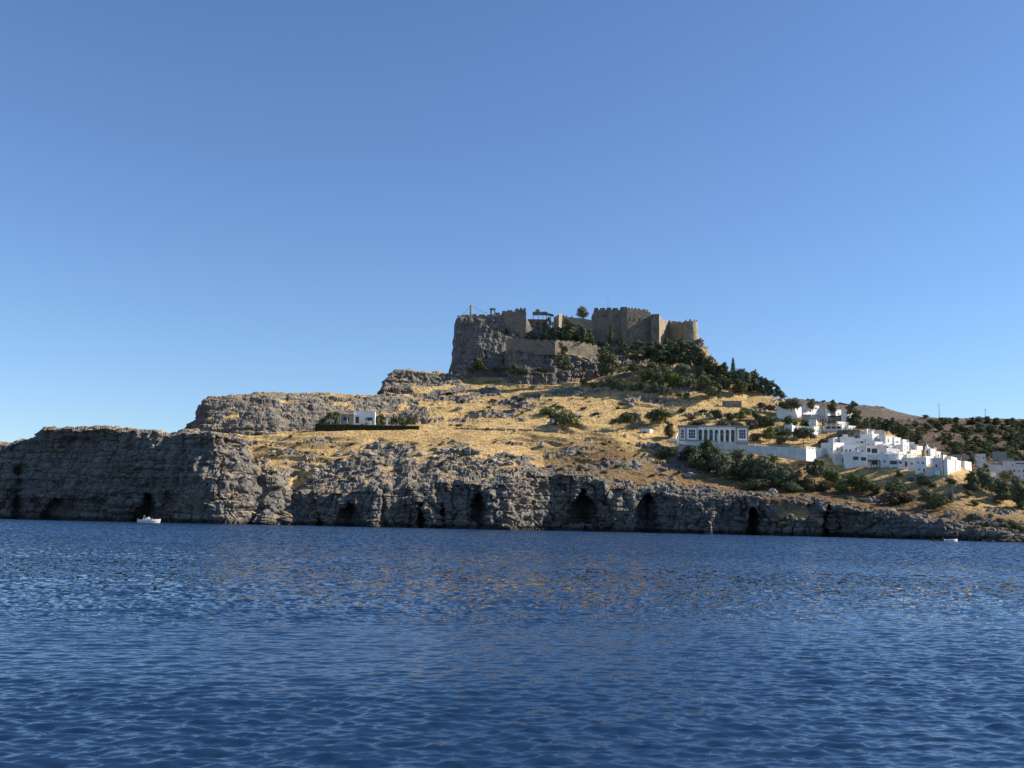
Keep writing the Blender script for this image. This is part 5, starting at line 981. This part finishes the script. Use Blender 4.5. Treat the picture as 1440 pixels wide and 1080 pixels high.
# ------------------------------------------------------------------ boats
def hull(L, Wd, Hh, loc, yaw, label, name, cabin, mat=HULL):
    root = empty(name, loc, label, 'boat'); root.rotation_euler.z = yaw
    n = 14; vs = []; fs = []
    for i in range(n + 1):
        t = i / n; x = (t - .5) * L; wd = Wd / 2 * (1 - max(0, (t - .55) / .45) ** 2.2) * (.88 + .12 * min(1, t * 4)) + .02; sh = Hh * (1 + .28 * t ** 2)
        for (yy, zz) in ((0, -.25), (wd * .75, -.12), (wd * .97, sh * .55), (wd, sh), (wd * .86, sh), (wd * .8, sh * .45), (0, sh * .42)): vs.append((x + (.35 * max(0, t - .8) * 5 * (zz + .25)) * .5, yy, zz))
    m_ = 7; full = []
    for sgn in (1, -1):
        b = len(full); full += [(v[0], v[1] * sgn, v[2]) for v in vs]
        for i in range(n):
            for k in range(m_ - 1): fs.append((b + i * m_ + k, b + i * m_ + k + 1, b + (i + 1) * m_ + k + 1, b + (i + 1) * m_ + k))
        fs.append(tuple(b + k for k in range(m_)))
    mb = MB(); mb.v = full; mb.f = fs; h = mb.build('hull', mat); h.parent = root
    st_ = MB(); 
    for sgn in (1, -1): st_.box((-L * .48, sgn * (Wd / 2 * .985) - .01, Hh * .42), (L * .8, 0, 0), (0, .03, 0), .09)
    o = st_.build('stripe', GREYP); o.parent = root
    if cabin:
        c_ = MB(); c_.prism([(-1.6, -.5, Hh * .45), (.4, -.5, Hh * .45), (.1, -.5, Hh + .25), (-.3, -.5, Hh + .75), (-1.0, -.5, Hh + .5)], (0, 1.0, 0)); o = c_.build('console', HULL); o.parent = root
        c_ = MB()
        for sgn in (-.55, .52): c_.tube((-1.2, sgn, Hh * .5), (-1.6, sgn, Hh + 1.25), .05); 
        c_.tube((-1.6, -.55, Hh + 1.25), (-1.6, .52, Hh + 1.25), .05); o = c_.build('rail', METAL); o.parent = root
    e = MB(); e.box((-L / 2 - .35, -.2, -.1), (.4, 0, 0), (0, .4, 0), Hh + .35); e.box((-L / 2 - .42, -.24, Hh + .2), (.6, 0, 0), (0, .48, 0), .35); o = e.build('outboard_motor', DARK); o.parent = root
    return root
def person(loc, yaw, label, arm=0.0, top=None, lean=0.0, group=None):
    """seated figure, seat at loc; one continuous skinned body"""
    J = dict(pel=(0, 0, .1), wst=(0, -.02 - lean * .1, .3), chs=(0, -.02 - lean * .3, .52), nck=(0, 0 - lean * .34, .66), hd0=(0, .02 - lean * .34, .74), hd=(0, .03 - lean * .34, .86),
        sl=(.19, -.02 - lean * .3, .58), el=(.27, .06, .36), wl=(.2, .28, .24), hl=(.17, .36, .22), sr=(-.19, -.02 - lean * .3, .58), er=(-.30, .05, .36 + .3 * arm), wr=(-.24 - .1 * arm, .26 - .1 * arm, .24 + .62 * arm), hr=(-.22 - .14 * arm, .34 - .14 * arm, .22 + .72 * arm),
        tl=(.1, .02, .1), kl=(.14, .45, .16), al=(.14, .5, -.26), fl=(.14, .66, -.3), tr=(-.1, .02, .1), kr=(-.14, .45, .16), ar=(-.14, .5, -.26), fr=(-.14, .66, -.3))
    R_ = dict(pel=.15, wst=.13, chs=.16, nck=.055, hd0=.075, hd=.105, sl=.07, el=.05, wl=.035, hl=.035, sr=.07, er=.05, wr=.035, hr=.035, tl=.1, kl=.07, al=.045, fl=.04, tr=.1, kr=.07, ar=.045, fr=.04)
    E = [('pel', 'wst'), ('wst', 'chs'), ('chs', 'nck'), ('nck', 'hd0'), ('hd0', 'hd'), ('chs', 'sl'), ('sl', 'el'), ('el', 'wl'), ('wl', 'hl'), ('chs', 'sr'), ('sr', 'er'), ('er', 'wr'), ('wr', 'hr'), ('pel', 'tl'), ('tl', 'kl'), ('kl', 'al'), ('al', 'fl'), ('pel', 'tr'), ('tr', 'kr'), ('kr', 'ar'), ('ar', 'fr')]
    ks = list(J); me = bpy.data.meshes.new('person'); me.from_pydata([J[k] for k in ks], [(ks.index(a), ks.index(b)) for a, b in E], [])
    o = bpy.data.objects.new('person', me); COL.objects.link(o)
    md = o.modifiers.new('skin', 'SKIN'); 
    for i, k in enumerate(ks): me.skin_vertices[0].data[i].radius = (R_[k], R_[k])
    me.skin_vertices[0].data[0].use_root = True
    o.modifiers.new('sub', 'SUBSURF').levels = 1; o.modifiers['sub'].render_levels = 1; me.materials.append(SKIN)
    o.location = loc; o.rotation_euler.z = yaw; tag(o, label, 'person', group)
    h = MB()
    for i in range(6):
        for k in range(10):
            th = math.pi * .62 * i / 5; ph = 2 * math.pi * k / 10; h.v.append((.112 * math.sin(th) * math.cos(ph), J['hd'][1] - .02 + .118 * math.sin(th) * math.sin(ph), .88 + .13 * math.cos(th)))
    for i in range(5):
        for k in range(10): h.f.append((i * 10 + k, i * 10 + (k + 1) % 10, (i + 1) * 10 + (k + 1) % 10, (i + 1) * 10 + k))
    q = h.build('hair', WOOD); q.parent = o
    c_ = MB(); n = 12; prof = [(.02, .165, .13), (.12, .17, .14), (.3, .15, .12), (.5, .185, .13), (.6, .17, .11), (.64, .09, .08)]
    if top:
        for z, rx, ry in prof:
            for k in range(n): c_.v.append((rx * math.cos(2 * math.pi * k / n), ry * math.sin(2 * math.pi * k / n) - .02 - lean * .3 * z / .6, z))
        for i in range(len(prof) - 1):
            for k in range(n): c_.f.append((i * n + k, i * n + (k + 1) % n, (i + 1) * n + (k + 1) % n, (i + 1) * n + k))
        q = c_.build('shirt', top); q.parent = o
    return o
DBT = 328.0; bp = P(209.5, 734.6, DBT); bp.z = 0.02
bt_ = hull(6.9, 2.1, .95, bp, 0.03, 'small open white motorboat carrying people below the dark headland', 'motorboat', True)
RED = plain('salmon_shirt', (.55, .22, .18), .8, .1, 4); BLU = plain('pale_shirt', (.6, .6, .62), .8, .1, 4)
person(bp + Vector((-1.9, 0, .62)), -1.2, 'leftmost person in the white motorboat, one arm raised', 1.0, BLU)
person(bp + Vector((-.35, .45, .95)), 2.6, 'second person from the left in the boat, beside the console', 0, None, .2)
person(bp + Vector((.35, -.2, .85)), -1.4, 'bare-skinned person sitting upright in the middle of the boat', .3, None)
person(bp + Vector((1.0, .1, .6)), 1.5, 'person in a salmon shirt leaning back towards the bow', 0, RED, -.3)
DB2 = 262.0; b2 = P(1336.5, 763, DB2); b2.z = .02; hull(3.6, 1.3, .5, b2, .1, 'tiny white rowing boat moored under the rocks at the right shore', 'rowing_boat', False)
b3 = P(1321, 763, DB2 + 1); b3.z = .01; hull(2.8, 1.1, .3, b3, -.1, 'low reddish dinghy moored left of the tiny white boat', 'dinghy', False, mat=TERRA)


# boulders
BM = []
for sd2 in range(4):
    bm = bmesh.new(); bmesh.ops.create_icosphere(bm, subdivisions=3, radius=1.0); vv = np.array([v.co for v in bm.verts]); f1_, f2_, c_ = voro(vv * 1.3 + 9 * sd2 + 5, sd2)
    for v, q in zip(bm.verts, .75 + .5 * c_ - .25 * f1_): v.co = v.co * q
    me = bpy.data.meshes.new('boulder'); bm.to_mesh(me); bm.free(); me.materials.append(bpy.data.materials['limestone_and_dry_grass'] if False else plain('grey_limestone_%d' % sd2, (.30, .275, .24), .95, .35, .8, .15, .6)); BM.append(me)
k = 0
for i in range(1500):
    if k >= 130: break
    x = trnd.uniform(365, 1340); y = trnd.uniform(545, 725)
    lim = lerp([(360, 612), (540, 606), (560, 560), (980, 560), (1100, 640), (1330, 712)], x); low = lerp([(360, 690), (740, 655), (900, 682), (1100, 700), (1330, 737)], x)
    if not (lim < y < low) or (x > 950 and y < 655) or (x > 1090 and y < 700) or (440 < x < 600 and y < 609): continue
    if 592 < y < 624 and 400 < x < 880 and trnd.random() < .9: continue
    g = ground(MAIN, x, y); o = bpy.data.objects.new('boulder', BM[k % 4]); COL.objects.link(o); sz = trnd.uniform(.5, 1.5) ** 1.3; o.location = g + Vector((0, 0, sz * .15)); o.scale = (sz * trnd.uniform(1, 1.7), sz * 1.1, sz * trnd.uniform(.6, .9)); o.rotation_euler.z = trnd.random() * 6.28
    tag(o, 'grey limestone boulder lying on the dry golden slope', 'boulder', 'boulders strewn over the golden slopes'); k += 1

def drystone(pts, label, hh=1.1):
    mb = MB(); xs = np.arange(pts[0][0], pts[-1][0], 2.0); rr2 = random.Random(int(pts[0][0])); g = [ground(MAIN, x, lerp(pts, x)) for x in xs]
    root = empty('stone_wall', g[0], label, 'stone wall')
    for a, b in zip(g[:-1], g[1:]): q = hh * rr2.uniform(.75, 1.15); mb.prism([a - Vector((0, 0, .8)), b - Vector((0, 0, .8)), b + Vector((0, 0, q)), a + Vector((0, 0, q))], (0, .6, 0))
    add_part(root, mb, 'wall', FORTL)
drystone([(798, 552), (850, 549), (905, 556), (950, 563)], 'long low dry-stone wall under the line of small olive trees')
drystone([(960, 585), (1000, 583), (1015, 584)], 'short dry-stone wall just above the arched villa')
drystone([(1046, 577), (1080, 582), (1092, 584)], 'dry-stone wall left of the wide shaded house at the village top')
drystone([(640, 602), (700, 606), (760, 605), (800, 607)], 'faint broken stone wall along the back of the golden terrace', .7)
drystone([(1060, 612), (1100, 617), (1125, 620)], 'dry-stone garden wall between the villa and the dark round tree')
